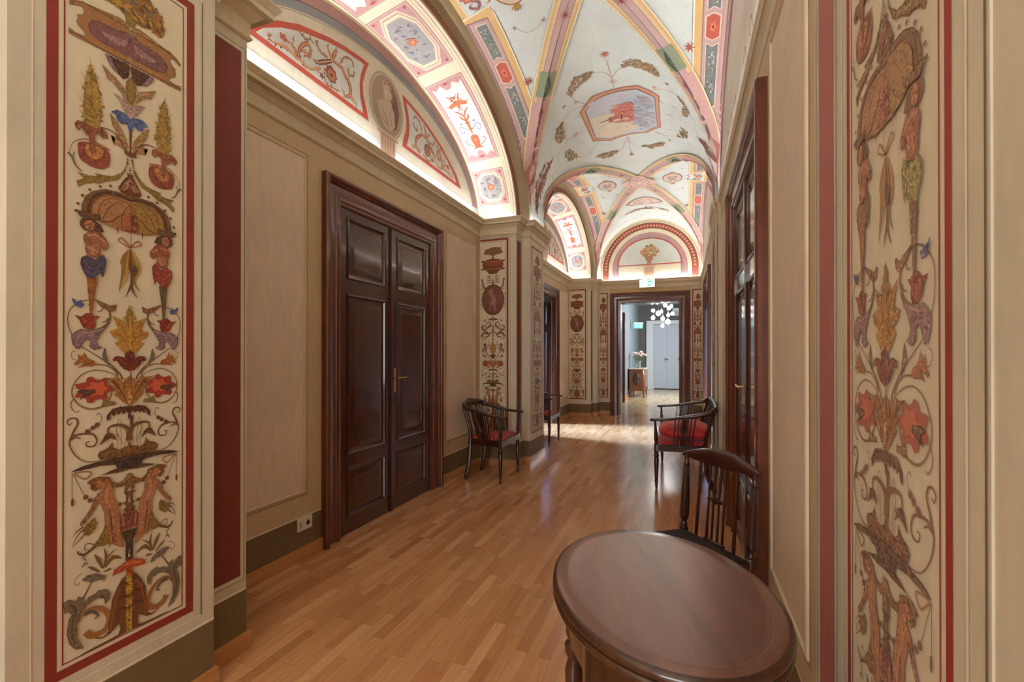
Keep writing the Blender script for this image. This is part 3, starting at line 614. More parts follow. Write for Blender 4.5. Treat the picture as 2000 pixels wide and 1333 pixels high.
w2('s', [(-.12, 1.58), (-.08, 1.55), (-.05, 1.52)], .008, .004, S(150, 96, 60), 2, 1, .03); w2('s', [(-.13, 1.52), (-.1, 1.50), (-.06, 1.51), (-.03, 1.55)], .004, .006, BRN, 2, 1, .014)

w2('p', [(-.125, 2.475), (-.10, 2.52), (-.04, 2.545), (.04, 2.55), (.10, 2.535), (.13, 2.48), (.05, 2.47), (0, 2.45), (-.06, 2.47)], 0, 0, S(110, 92, 56), 1.5, 0)
FG = [OLV, BRN, S(122, 96, 60), S(150, 96, 66), S(96, 84, 52)]
w2('s', [(-.03, 1.655), (-.08, 1.60), (-.13, 1.585), (-.15, 1.62), (-.12, 1.64), (-.10, 1.615)], .006, .005, BRN, 2, 1, .012)
w2('s', [(-.02, 1.56), (-.07, 1.535), (-.12, 1.55), (-.15, 1.51), (-.13, 1.475), (-.10, 1.49)], .006, .005, BRN, 2, 1, .012)
w2('s', [(0, 1.66), (0, 1.46)], .008, .008, OLV, 2, 0)
w2('f', [(-.03, 1.655), (-.08, 1.60), (-.13, 1.585), (-.15, 1.62)], .030, 2, FG, 2, 1)
w2('f', [(-.02, 1.56), (-.07, 1.535), (-.12, 1.55), (-.15, 1.51)], .030, 2, FG, 2, 1)
w2('f', [(0, 1.66), (0, 1.56), (0, 1.46)], .034, 2, FG, 3, 0)
w2('f', [(-.155, 2.16), (-.13, 2.10), (-.145, 2.06)], .022, 3, FG, 3, 1)
w2('f', [(-.16, 2.04), (-.165, 1.94), (-.16, 1.82)], .018, 3, FG, 3, 1)
w2('f', [(-.12, 1.72), (-.06, 1.69), (0, 1.70)], .022, 3, FG, 2, 1)
w2('s', [(-.10, 1.86), (-.06, 1.80), (.02, 1.78), (.09, 1.80)], .02, .01, S(96, 56, 48), 4.5, 0)
def panel(cv, u0, u1, z0, z1, mapuv_flip=1, which='V1', left=True, right=True, top=True, tone=None, su=None, red=RED, bw=.022, sw=1.0, brush=False, cmap=None):
    """red-framed painted panel between u0..u1, z0..z1 on canvas cv (canvas coordinates are u, z)"""
    cv.rect(u0, u1, z0, z1, CREAM, 1)
    a0 = u0 if left else u0 - bw; a1 = u1 if right else u1 + bw
    cv.rect(u0, u1, z0, z0 + bw, red, 2)
    if top: cv.rect(u0, u1, z1 - bw, z1, red, 2)
    if left: cv.rect(u0, u0 + bw, z0, z1, red, 2)
    if right: cv.rect(u1 - bw, u1, z0, z1, red, 2)
    t = .0035; g = bw + .012
    i0 = u0 + (g if left else .004); i1 = u1 - (g if right else .004)
    cv.rect(i0, i1, z0 + g, z0 + g + t, red, 3); cv.rect(i0, i1, z1 - g - t, z1 - g, red, 3)
    if left: cv.rect(i0, i0 + t, z0 + g, z1 - g, red, 3)
    if right: cv.rect(i1 - t, i1, z0 + g, z1 - g, red, 3)
    half = (i1 - i0) / 2; cu = (i0 + i1) / 2; s = su if su else half / .176
    f = lambda u, z: (cu + u * mapuv_flip, z)
    if which == 'V1': paint_items(cv, V1, f, s, z0, z1 - .02, tone, 2, sw, brush, cmap)
    else:
        paint_items(cv, V1, f, s, z0, 1.44, tone, 2, sw); paint_items(cv, V2, f, s * 1.06, 1.45, 9, tone, 2, sw)

# ---------------------------------------------------------------- the walls
DOOR_L = [(2.50, 4.11), (7.08, 8.69)]; DOOR_R = [(2.32, 3.93), (6.90, 8.51)]; CW = .18; DZ = 2.525
def plane(fn): return Canvas(fn)
def cX(X, s): return Canvas(lambda u, v, h: (X + s * h, u, v))        # wall across X, s = side it faces
def cY(Y, s): return Canvas(lambda u, v, h: (u, Y + s * h, v))
def base(cv, u0, u1, col, z1=ZCR, dado=True, line=True):
    cv.rect(u0, u1, 0, z1, col, 0)
    if dado:
        cv.rect(u0, u1, 0, .265, DADO, 1)
        if line: cv.rect(u0, u1, .265, .274, LLT, 1)
        else: cv.rect(u0, u1, .265, .268, LDK, 1)
def base_open(cv, u0, u1, d0, d1, dz, col):
    """wall field with a doorway"""
    for a, b, z0, z1 in ((u0, d0, 0, ZCR), (d1, u1, 0, ZCR), (d0, d1, dz, ZCR)):
        cv.rect(a, b, z0, z1, col, 0)
    for a, b in ((u0, d0), (d1, u1)): cv.rect(a, b, 0, .265, DADO, 1); cv.rect(a, b, .265, .274, LLT, 1)
extraL = []; extraR = []
def field(cv, ex, u0, u1, z0, z1, mapf):
    """recessed-looking rectangular field with a slim raised moulding round it"""
    cv.rect(u0, u1, z0, z1, FIELD, 1)
    pr_ = [(0, 0), (.003, .006), (.010, .009), (.016, .005), (.018, 0)]
    vs_, fs_ = sweep([(u0, z0), (u1, z0), (u1, z1), (u0, z1)], pr_, mapf, True); ex.append((vs_, fs_, S(214, 194, 162)))
    cv.ring(u0 - .016, u1 + .016, z0 - .016, z1 + .016, .004, LDK, 1)
mXL = lambda p, q, h: (XL + h, p, q)
mXR = lambda p, q, h: (XR - h, p, q)
def pier_left(k, near=True, far=True, half=False):
    Yp = YP[k]; out = []
    if near:
        c = cY(Yp - SH, -1); base(c, XL, XS, PIER); out.append(c)
        if k > 0: panel(c, XL + .008, -1.911, .36, 2.65, 1, 'V2', left=False, tone=(.22, S(170, 120, 86)))
        c.rect(-1.882, -1.878, .30, 2.66, LDK, 2); c.rect(-1.872, -1.866, .30, 2.66, LLT, 2); c.rect(XL, -1.87, 2.662, 2.666, LDK, 2)
    for s, on in ((-1, near), (1, far)):
        if not on: continue
        c = cX(XS, 1); a, b = sorted((Yp + s * SH, Yp + s * MH)); base(c, a, b, PIER); out.append(c)
        e, g = sorted((Yp + s * (SH - .03), Yp + s * (SH - .16)))
        c.rect(e, g, .335, 2.62, S(124, 58, 46), 2); c.ring(e - .012, g + .012, .322, 2.632, .004, LLT, 2); c.ring(e - .02, g + .02, .314, 2.64, .0025, LDK, 2)
        c = cY(Yp + s * MH, s); base(c, XS, XP, PIER, line=False); out.append(c)
    c = cX(XP, 1); y1 = Yp + MH if not half else Y_END; base(c, Yp - MH, y1, PIER); out.append(c)
    if not half:
        panel(c, Yp - .217, Yp + .217, .34, 2.61, 1, 'V1', tone=(.10, S(190, 150, 110)) if k == 1 else (.45, S(170, 128, 108)), red=RED if k == 1 else S(150, 74, 62), bw=.028 if k == 1 else .02, brush=(k == 1))
        for s in (-1, 1): c.rect(Yp + s * .248 - .002, Yp + s * .248 + .002, .31, 2.64, LLT if s < 0 else LDK, 2)
        c.rect(Yp - .248, Yp + .248, .308, .312, LLT, 2)
    if far:
        c = cY(Yp + SH, 1); base(c, XL, XS, PIER); out.append(c)
    return out
Lc = []
Lc += pier_left(0, near=False); Lc += pier_left(1); Lc += pier_left(2); Lc += pier_left(3, far=False, half=True)
for b, (a0, a1) in enumerate(((YP[0] + SH, YP[1] - SH), (YP[1] + SH, YP[2] - SH), (YP[2] + SH, YP[3] - SH))):
    c = cX(XL, 1)
    if b == 0: base(c, a0, a1, MARGIN)
    else:
        d0, d1 = DOOR_L[b - 1]; base_open(c, a0, a1, d0 + CW, d1 - CW, DZ - CW, MARGIN)
        field(c, extraL, a0 + .02, d0 - .14, .417, 2.565, mXL)
        field(c, extraL, d1 + .14, a1 - .13, .417, 2.565, mXL)
    Lc.append(c)
# right side, very shallow relief
XRM, XRS = .335, .341
Rc = []
XRK = {0: .335, 1: .335, 2: .300, 3: .335}
def pier_right(k, yp, near=True, far=True, rich=True):
    XRM = XRK[k]; XRS = (XR * .4 + XRM * .6)
    c = cX(XRM, -1); base(c, yp - .295, yp + .29, PIER); Rc.append(c)
    if rich: panel(c, yp - .2135, yp + .2135, .34, 2.61, -1, 'V1', tone=(.38, S(206, 166, 140)), red=S(158, 62, 50), bw=.018, brush=(k == 1), cmap={S(150, 56, 48): S(150, 152, 84), S(190, 96, 80): S(190, 192, 130), NAVY: S(140, 92, 70), S(106, 100, 132): S(184, 134, 104)})
    for s in (-1, 1): c.rect(yp + s * .248 - .003, yp + s * .248 + .003, .31, 2.64, LLT, 2); c.rect(yp + s * .288 - .002, yp + s * .288 + .002, .27, 2.66, LDK, 2)
    for s in (-1, 1):
        c = cY(yp + s * .505, s); c.rect(XRS, XR, 0, ZCR, PIER, 0); Rc.append(c)
        c = cY(yp + s * .2925, s); c.rect(XRM, XRS, 0, ZCR, PIER, 0); Rc.append(c)
        c = cX(XRS, -1); a, b = sorted((yp + s * .29, yp + s * .505)); base(c, a, b, PIER); Rc.append(c)
        if k == 1 and s < 0: continue
        e, g = sorted((yp + s * .33, yp + s * .454)); c.rect(e, g, .30, 2.62, S(176, 104, 98), 2); c.ring(e - .014, g + .014, .285, 2.635, .005, LLT, 2); c.ring(e - .03, g + .03, .27, 2.65, .003, LDK, 2)
YPR = [-3.58, 1.0, 5.58, 10.16]
for k in (1, 2): pier_right(k, YPR[k])
c = cX(XRM, -1); base(c, 9.85, Y_END, PIER); Rc.append(c)
c = cX(XRS, -1); base(c, 9.62, 9.85, PIER); Rc.append(c)
for b, (a0, a1) in enumerate(((Y_REAR, YPR[1] - .505), (YPR[1] + .505, YPR[2] - .505), (YPR[2] + .505, 9.62))):
    c = cX(XR, -1)
    if b == 0: base(c, a0, a1, MARGIN)
    else:
        d0, d1 = DOOR_R[b - 1]; base_open(c, a0, a1, d0 + CW, d1 - CW, DZ - CW, MARGIN)
        field(c, extraR, a0 + .10, d0 - .09, .39, 2.62, mXR)
        field(c, extraR, d1 + .12, a1 - .12, .39, 2.62, mXR)
    Rc.append(c)
# end wall with its doorway, and the wall behind the camera
EX0, EX1, EZ = -1.495, .111, 2.60
Ec = cY(Y_END, -1); base_open(Ec, XP, XRM, EX0 + .2, EX1 - .2, EZ - .2, MARGIN)
Ec.rect(XP, EX0, .274, ZCR, PIER, 1); Ec.rect(EX1, XRM, .274, ZCR, PIER, 1); Ec.rect(EX0, EX1, EZ, 2.70, S(206, 178, 128), 1)
panel(Ec, XP + .005, EX0 - .05, .36, 2.62, 1, 'V1', left=False, tone=(.55, S(150, 76, 54)), su=.5, sw=.62, bw=.018, red=S(140, 60, 46))
panel(Ec, EX1 + .04, XRM - .004, .36, 2.62, 1, 'V1', right=False, tone=(.55, S(150, 76, 54)), su=.5, sw=.62, bw=.018, red=S(140, 60, 46))
Bc = cY(Y_REAR, 1); base(Bc, XL, XR, MARGIN)

# ---------------------------------------------------------------- the vault
RB, ZB = 1.04, 3.09
A0 = RB * asin(AH / RB); ZA0 = ZB + sqrt(RB * RB - AH * AH)
YC = [YC0 - PITCH_Y, YC0, YC0 + PITCH_Y]
def z1(x): return ZB + sqrt(max(0, RB * RB - x * x))
def arc(top, R, d): return top - R + sqrt(max(0, R * R - d * d))
Z0 = 2.86
def ell(hr, d): return Z0 + hr[1] * sqrt(max(0, 1 - (d / hr[0]) ** 2))
XPE = (1.995, 1.215)
def front(d): return ell(XPE, d)
def fB(a, y, h):
    s = 1 if a >= 0 else -1; a = abs(a)
    if a <= A0: t = a / RB; return (XC + s * (RB - h) * sin(t), y, ZB + (RB - h) * cos(t))
    return (XC + s * (AH - h), y, ZA0 - (a - A0))
def zA(x, d):
    ax = abs(x); d = abs(d); xg = min(.52 * d, AH - .001); s = max(0, min(1, (ax - xg) / (AH - xg)))
    zg = z1(xg); zf = front(d); return zf + (zg - zf) * (1 - s ** 1.6)
def mkA(yc):
    def f(x, d, h):
        z = zA(x, d)
        if h:
            e = .01; gx = (zA(x + e, d) - zA(x - e, d)) / (2 * e); gd = (zA(x, d + e) - zA(x, d - e)) / (2 * e)
            n = Vector((gx, gd, -1)).normalized() * h; return (XC + x + n.x, yc + d + n.y, z + n.z)
        return (XC + x, yc + d, z)
    return f
def onB(px, py):
    d = ray(px, py); a = d.x ** 2 + d.z ** 2; b = 2 * (d.x * -XC + d.z * (CAM_Z - ZB)); c_ = XC * XC + (CAM_Z - ZB) ** 2 - RB * RB
    t = (-b + sqrt(max(0, b * b - 4 * a * c_))) / (2 * a); x = d.x * t - XC; z = CAM_Z + d.z * t - ZB
    return (RB * atan2(x, z), d.y * t)
def onA(px, py, yc):
    d = ray(px, py); t = 1.0
    while t < 14:
        x, y, z = d.x * t, d.y * t, CAM_Z + d.z * t
        if abs(y - yc) < 2.0 and z > zA(x - XC, y - yc) and z > 2.9: break
        t += .004
    return (d.x * t - XC, d.y * t - yc)
def groin_off(dd, w, side, sx, yc, sd):
    """point at distance w from the groin (side A or B); dd = |d| on the groin, sx, sd signs"""
    x, d = .52 * dd, dd
    if side == 'A':
        nx, nd = .887, -.461; e = .02
        p0 = Vector((x, d, zA(x, d))); p1 = Vector((x + nx * e, d + nd * e, zA(x + nx * e, max(0, d + nd * e)))); k = e / max(1e-4, (p1 - p0).length)
        xx = min(x + nx * w * k, AH); d2 = d + nd * w * k
        return (sx * xx, sd * max(0, d2)) if d2 > 0 else (sx * min(AH, xx), 0.0)
    a = RB * asin(min(.9999, x / RB)); e = .01; x2 = .52 * (dd + e); a2 = RB * asin(min(.9999, x2 / RB)); tx, ty = a2 - a, e; l = sqrt(tx * tx + ty * ty)
    na, ny = -ty / l, tx / l; aa = max(0, a + na * w)
    return (sx * aa, yc + sd * (dd + ny * w))
VC = []
for yc in YC:
    last = yc == YC[-1]
    for sx in (-1, 1):
        cv = Canvas(mkA(yc), .16, .0016); rows = []
        nd_, ns_ = 56, 8
        for i in range(nd_ + 1):
            d = -1.99 + 3.98 * i / nd_; xg = .52 * abs(d)
            rows.append([(sx * (xg + (AH - xg) * j / ns_), d) for j in range(ns_ + 1)])
        for i in range(nd_):
            for j in range(ns_):
                a, b, c_, e = rows[i][j], rows[i][j + 1], rows[i + 1][j + 1], rows[i + 1][j]
                n = len(cv.v); cv.v += [cv.f(p[0], p[1], 0) for p in (a, b, c_, e)]; cv.fc.append((n, n + 1, n + 2, n + 3)); cv.c.append(VAULT)
        cv.clip = lambda x, d: abs(x) >= .52 * abs(d) - .01 and abs(x) <= AH + .001
        if yc > 0:
            def P(e_, d): return (sx * (AH - e_), d)
            for sd in (-1, 1):
                def Q(pts, col, lay): cv.poly([P(e_, sd * d) for e_, d in pts], col, lay)
                def strip(e0, e1, d0, d1, col, lay):
                    k = max(2, int((d1 - d0) / .06)); cv.quadstrip([P(e0, sd * (d0 + (d1 - d0) * i / k)) for i in range(k + 1)], [P(e1, sd * (d0 + (d1 - d0) * i / k)) for i in range(k + 1)], col, lay)
                strip(0, .205, .235, 1.97, PINKP, 1)
                strip(0, .018, .235, 1.97, MAUVE, 2); strip(.018, .024, .235, 1.97, LDK, 2); strip(.05, .053, .25, 1.97, MAUVE, 2)
                strip(.195, .205, .235, 1.9, MAUVE, 2); strip(0, .20, .235, .262, MAUVE, 2)
                strip(.205, .262, .20, 1.6, OCHRE, 2); strip(.262, .274, .20, 1.6, S(246, 238, 206), 2); strip(.278, .281, .20, 1.6, LDK, 2)
                Q([(0, .20), (.262, .145), (.262, .20), (.205, .24), (0, .24)], OCHRE, 3); Q([(0, .19), (.274, .13), (.274, .145), (0, .205)], S(246, 238, 206), 4)
                strip(0, .05, 0, .2, OCHRE, 2); strip(.05, .06, 0, .19, S(246, 238, 206), 2)
                def pan(e0, e1, d0, d1, n0, n1, col, lay): Q([(e0, d0), ((e0 + e1) / 2, d0 + n0), (e1, d0), (e1, d1), ((e0 + e1) / 2, d1 + n1), (e0, d1)], col, lay)
                pan(.068, .172, .29, .70, 0, -.03, S(240, 222, 196), 3); pan(.074, .166, .30, .69, 0, -.03, BLUEG, 4)
                pan(.060, .182, .745, .945, -.03, .03, S(240, 214, 186), 3); pan(.070, .172, .755, .935, -.03, .03, CORAL, 4)
                cv.disc(P(.12, sd * .845), .022, .045, S(228, 130, 96), 5, 10, 5, .3); cv.disc(P(.12, sd * .845), .008, .016, S(120, 50, 40), 6, 8)
                pan(.068, .172, .99, 1.56, .03, .06, S(240, 222, 196), 3); pan(.074, .166, 1.0, 1.55, .03, .06, BLUEG, 4)
                for d0, d1 in ((.34, .64), (1.07, 1.45)):
                    cv.dabs([P(.095, sd * d0), P(.145, sd * d0), P(.145, sd * d1), P(.095, sd * d1)], 46, .016, [S(176, 176, 160), S(86, 96, 84), S(140, 140, 100), S(206, 190, 170)], 5, int(d0 * 100))
                # knot where the two ochre bands meet
                m = P(.30, sd * 1.02)
                for t in range(7): cv.stroke([m, (m[0] + .05 * cos(t * .9), m[1] + .05 * sin(t * .9))], .014, .006, S(168, 84, 70), 9, 2)
                cv.disc(m, .016, .02, GLD, 9, 10)
                # scroll of leaves at the crown of the arch
                cv.stroke([P(.12, sd * .03), P(.20, sd * .07), P(.17, sd * .13), P(.11, sd * .10), P(.14, sd * .07)], .012, .006, S(150, 96, 96), 4, 5, .022)
                cv.stroke([P(.26, sd * .02), P(.30, sd * .08), P(.25, sd * .11)], .01, .004, S(190, 104, 84), 4, 5, .016)
                cv.stroke([P(.36, sd * .42), P(.45, sd * .52), P(.56, sd * .50), P(.64, sd * .42)], .004, .004, S(176, 150, 140), 3)
                cv.disc(P(.37, sd * .44), .012, .018, BLUEG, 4, 8)
                cv.fol([P(.12, sd * .03), P(.20, sd * .07), P(.17, sd * .13), P(.11, sd * .10)], .03, [S(176, 96, 88), S(150, 110, 110), S(206, 140, 110)], 4, 3, 5)
                for t in range(5): cv.stroke([P(.62, sd * .45), (P(.62, sd * .45)[0] + .03 * cos(t * 1.25), P(.62, sd * .45)[1] + .03 * sin(t * 1.25))], .006, .003, S(180, 110, 104), 4, 2)
            cv.disc(P(.13, 0), .055, .05, S(186, 112, 92), 4, 14, 6, .25); cv.disc(P(.13, 0), .022, .022, S(210, 150, 120), 5, 10)
            # oval picture in an ochre frame
            ov = .46 if yc == YC0 else .52
            cv.disc(P(ov, 0), .150, .215, S(160, 110, 78), 3, 30); cv.disc(P(ov, 0), .135, .20, S(226, 196, 160), 4, 30); cv.disc(P(ov, 0), .122, .185, S(214, 200, 184), 5, 30)
            cv.dabs([P(ov - .07, -.12), P(ov + .06, -.10), P(ov + .06, .11), P(ov - .06, .12)], 40, .03, [S(196, 140, 124), S(170, 130, 120), S(150, 140, 140), S(206, 170, 140)], 6, 5)
            for sd in (-1, 1):
                for t in range(5): cv.stroke([P(ov, sd * .21), (P(ov, sd * .21)[0] + .06 * sin(-.9 + t * .45), sd * .21 + sd * .075 * cos(-.9 + t * .45))], .02, .006, GLD, 4, 2)
        VC.append(cv)
        # painted ribs along the groins, on the side of the cross vault
        if yc > 0:
            for sd in (-1, 1):
                D = [1.985 * i / 40 for i in range(41)]
                def R(w, d0=0): return [groin_off(dd, w, 'A', sx, yc, sd) for dd in D]
                for w0, w1, col, lay in ((0, .055, PINKP, 10), (.052, .057, MAUVE, 11), (.055, .082, BEIGE, 10), (.082, .108, OCHRE, 10), (.108, .118, S(246, 238, 206), 10), (.121, .123, LDK, 10)):
                    cv.quadstrip(R(w0), R(w1), col, lay)
                def seg(i0, i1, w0, w1, col, lay): cv.quadstrip(R(w0)[i0:i1], R(w1)[i0:i1], col, lay)
                seg(20, 26, 0, .082, GREEN, 12); seg(26, 41, 0, .10, S(204, 162, 152), 12); seg(37, 41, 0, .12, S(176, 116, 98), 13)
    # barrel webs
def webseg(ya, yb, fa, fb, paint):
    cv = Canvas(fB, .16, .0016); n = max(4, int((yb - ya) / .07)); m = 20
    def half(y):
        d = min([abs(y - yc) for yc in YC]); return (RB * asin(min(1, .52 * d / RB)) if d < 1.99 else A0 + .33)
    for i in range(n):
        y0, y1 = ya + (yb - ya) * i / n, ya + (yb - ya) * (i + 1) / n; h0, h1 = half(y0 + 1e-6), half(y1 - 1e-6)
        if abs(h1 - h0) > .3: h0 = h1 = max(h0, h1) if y0 > 0 or True else h0
        for j in range(m):
            q = [(-h0 + 2 * h0 * j / m, y0), (-h0 + 2 * h0 * (j + 1) / m, y0), (-h1 + 2 * h1 * (j + 1) / m, y1), (-h1 + 2 * h1 * j / m, y1)]
            k = len(cv.v); cv.v += [fB(p[0], p[1], 0) for p in q]; cv.fc.append((k, k + 1, k + 2, k + 3)); cv.c.append(VAULT)
    VC.append(cv); return cv
segs = [Y_REAR, YC[0] - 1.99 if YC[0] - 1.99 > Y_REAR else None, YC[0], YC[0] + 1.99, YC[1] - 1.99, YC[1], YC[1] + 1.99, YC[2] - 1.99, YC[2], YC[2] + 1.99, Y_END]
segs = [s_ for s_ in segs if s_ is not None]
for i in range(len(segs) - 1): webseg(segs[i], segs[i + 1], 0, 0, False)
wb = Canvas(fB, .16, .0016); VC.append(wb)
for yc in YC[1:]:
    for sx in (-1, 1):
        for sd in (-1, 1):
            D = [1.985 * i / 40 for i in range(41)]
            def R(w): return [groin_off(dd, w, 'B', sx, yc, sd) for dd in D]
            for w0, w1, col, lay in ((0, .055, PINKP, 10), (.052, .057, MAUVE, 11), (.055, .078, BEIGE, 10), (.078, .104, OCHRE, 10), (.104, .114, S(246, 238, 206), 10), (.117, .119, LDK, 10)):
                wb.quadstrip(R(w0), R(w1), col, lay)
            def seg(i0, i1, w0, w1, col, lay): wb.quadstrip(R(w0)[i0:i1], R(w1)[i0:i1], col, lay)
            seg(20, 26, 0, .080, GREEN, 12); seg(26, 41, 0, .08, S(204, 162, 152), 12); seg(37, 41, 0, .09, S(176, 116, 98), 13)
            wb.stroke([R(-.0)[21], R(.03)[23], R(.0)[25]], .012, .02, S(66, 84, 60), 14, 5, .04)
            for i in (9, 28):
                q = R(.0)[i]
                for t in range(8): wb.stroke([q, (q[0] + .05 * cos(t * .785), q[1] + .05 * sin(t * .785))], .011, .004, S(158, 76, 74), 14, 2)
            wb.stroke([R(0)[27], R(.0)[30], R(.0)[35]], .008, .006, S(160, 76, 74), 14); wb.fol([R(0)[27], R(.0)[30], R(.0)[35]], .035, [S(160, 76, 74), S(176, 100, 96)], 14, 2, 3)
            wb.fol([R(0)[35], R(.0)[37], R(.0)[40]], .05, [S(140, 84, 66), S(160, 100, 80), S(120, 76, 62)], 14.5, 1, 6)
            wb.fol([R(0)[20], R(.0)[23], R(.0)[26]], .04, [S(70, 88, 62), S(90, 104, 74)], 14.5, 2, 8)
    # rosette over the crossing
    for r_, col, lay, lob in ((.25, S(226, 190, 176), 15, 4), (.17, S(160, 100, 84), 16, 8), (.155, S(232, 206, 190), 17, 8), (.11, S(160, 100, 84), 18, 0), (.10, S(228, 196, 182), 19, 0), (.06, S(168, 108, 92), 20, 6), (.05, S(236, 210, 196), 21, 6)):
        wb.disc((0, yc), r_, r_, col, lay, 32, lob, .16)
        for cvA in VC:
            pass
# the picture in the middle web: shaped frame, sky, red-clad reclining figure; leafy swags round it
def B7(pts): return [onB(1060 + x / 5.126, 80 + y / 5.126) for x, y in pts]
wb.poly(B7([(365, 715), (490, 550), (700, 480), (960, 440), (1170, 545), (1190, 860), (1040, 920), (850, 940), (680, 1000), (500, 1005)]), S(176, 122, 92), 2)
wb.poly(B7([(385, 712), (503, 562), (705, 490), (955, 452), (1155, 550), (1175, 855), (1035, 912), (848, 932), (676, 990), (512, 994)]), S(210, 158, 126), 3)
wb.poly(B7([(418, 704), (530, 572), (715, 503), (950, 470), (1128, 556), (1153, 848), (1025, 905), (842, 926), (672, 979), (526, 975)]), S(150, 98, 74), 4)
wb.poly(B7([(430, 700), (540, 577), (720, 510), (945, 480), (1120, 560), (1148, 845), (1020, 902), (840, 924), (670, 975), (532, 968)]), S(196, 202, 206), 5)
wb.poly(B7([(470, 780), (640, 720), (880, 760), (960, 860), (850, 915), (670, 960), (560, 950)]), S(226, 208, 176), 6)
wb.poly(B7([(560, 600), (700, 540), (760, 600), (640, 680), (520, 720)]), S(206, 202, 206), 6)
wb.dabs(B7([(880, 600), (1000, 540), (1100, 570), (1125, 830), (980, 880), (880, 800)]), 170, .05, [S(176, 180, 186), S(164, 158, 166), S(182, 172, 174), S(160, 168, 176), S(190, 190, 192)], 6, 3)
wb.dabs(B7([(450, 640), (700, 530), (900, 500), (900, 620), (620, 720), (480, 740)]), 120, .05, [S(204, 202, 206), S(196, 200, 206), S(212, 204, 198)], 6, 8)
wb.dabs(B7([(480, 800), (640, 740), (900, 780), (980, 870), (850, 910), (670, 955), (540, 950)]), 140, .05, [S(224, 208, 180), S(216, 206, 190), S(210, 200, 180)], 6, 9)
wb.poly(B7([(700, 650), (780, 620), (860, 600), (915, 620), (900, 700), (930, 760), (880, 800), (740, 810), (650, 800), (720, 740)]), S(204, 130, 112), 8)
wb.dabs(B7([(700, 660), (860, 610), (910, 640), (890, 770), (740, 800), (660, 795)]), 70, .035, [S(190, 106, 94), S(214, 142, 122), S(182, 90, 80), S(206, 124, 108)], 9, 4)
wb.disc(B7([(718, 655)])[0], .045, .045, S(220, 176, 148), 9, 14); wb.disc(B7([(740, 780)])[0], .05, .035, S(222, 186, 158), 10, 12); wb.disc(B7([(830, 765)])[0], .05, .03, S(222, 176, 150), 10, 12)
wb.stroke(B7([(680, 770), (600, 800), (570, 808)]), .025, .008, S(120, 90, 80), 9); wb.stroke(B7([(788, 725), (790, 765)]), .014, .01, S(50, 40, 40), 11, 2)
wb.stroke(B7([(820, 610), (880, 600), (910, 640)]), .02, .01, S(150, 110, 96), 9)
LG = [S(150, 124, 72), S(170, 136, 96), S(128, 116, 70), S(196, 160, 130), S(150, 110, 84)]
def swag(pts, k, sz, seed):
    q = B7(pts); wb.dabs(q, k, sz, LG, 3, seed)
swag([(515, 310), (430, 295), (290, 375), (230, 545), (290, 555), (330, 480), (460, 375)], 150, .021, 1)
swag([(790, 260), (800, 215), (890, 170), (1100, 235), (1170, 335), (1150, 355), (1050, 300), (980, 270)], 170, .024, 2)
swag([(1345, 545), (1380, 560), (1480, 720), (1440, 760), (1395, 735), (1410, 640)], 120, .022, 3)
swag([(190, 800), (210, 900), (225, 960), (175, 1025), (110, 985), (140, 870)], 130, .022, 4)
swag([(265, 1080), (370, 1160), (290, 1200), (225, 1180), (225, 1110)], 90, .026, 5)
swag([(535, 1150), (640, 1115), (780, 1095), (700, 1150), (610, 1175)], 110, .03, 6)
swag([(970, 1050), (1090, 1040), (1225, 1010), (1200, 1050), (1090, 1072)], 100, .032, 7)
swag([(1395, 860), (1460, 920), (1440, 975), (1345, 960)], 60, .028, 8)
for q in ([(710, 460), (690, 360), (635, 190)], [(700, 360), (740, 300), (800, 260)], [(690, 360), (620, 315), (520, 310)], [(430, 630), (330, 600), (285, 560)], [(420, 640), (280, 700), (200, 790)], [(400, 900), (320, 960), (220, 990)], [(1090, 490), (1230, 485), (1340, 545)], [(1200, 720), (1330, 750), (1400, 750)], [(1200, 730), (1400, 800), (1560, 920)], [(1120, 905), (1200, 940), (1340, 960)], [(1140, 910), (1290, 990)], [(850, 960), (800, 1070), (780, 1095)], [(860, 960), (900, 1030), (970, 1050)], [(850, 960), (890, 1140)], [(560, 1020), (440, 1160)], [(380, 1160), (520, 1100)], [(240, 1020), (120, 1180)]):
    wb.stroke(B7(q), .008, .005, S(190, 150, 140), 2)
for c, r_, col in (((620, 130), .05, S(186, 104, 88)), ((210, 655), .03, S(120, 110, 90)), ((1245, 425), .03, S(110, 100, 80)), ((890, 1135), .05, S(170, 120, 110)), ((700, 400), .045, S(206, 170, 160)), ((1120, 460), .04, S(206, 166, 156)), ((330, 930), .05, S(206, 166, 160)), ((1275, 990), .03, S(120, 110, 100)), ((330, 610), .035, S(200, 160, 150))):
    p = B7([c])[0]
    for t in range(7): wb.stroke([p, (p[0] + r_ * cos(t * .9), p[1] + r_ * sin(t * .9))], r_ * .3, r_ * .12, col, 4, 2)
# corner figures low in the web beside the piers
for sx in (-1, 1):
    for (y_, s2) in ((YP[2] - .02, 1),):
        q = [(sx * 1.42, y_ + dy) for dy in (-.1, .1)]
        wb.dabs([(sx * 1.1, y_ - .10), (sx * 1.35, y_ - .14), (sx * 1.62, y_ - .06), (sx * 1.7, y_), (sx * 1.62, y_ + .06), (sx * 1.35, y_ + .14), (sx * 1.1, y_ + .1), (sx * .98, y_)], 90, .04, [S(168, 100, 76), S(120, 84, 70), S(190, 140, 110), BLUEG, S(150, 70, 56)], 4, 9)
        wb.stroke([(sx * .95, y_), (sx * 1.3, y_ + .03), (sx * 1.72, y_)], .01, .02, S(150, 84, 64), 6, 5, .05)
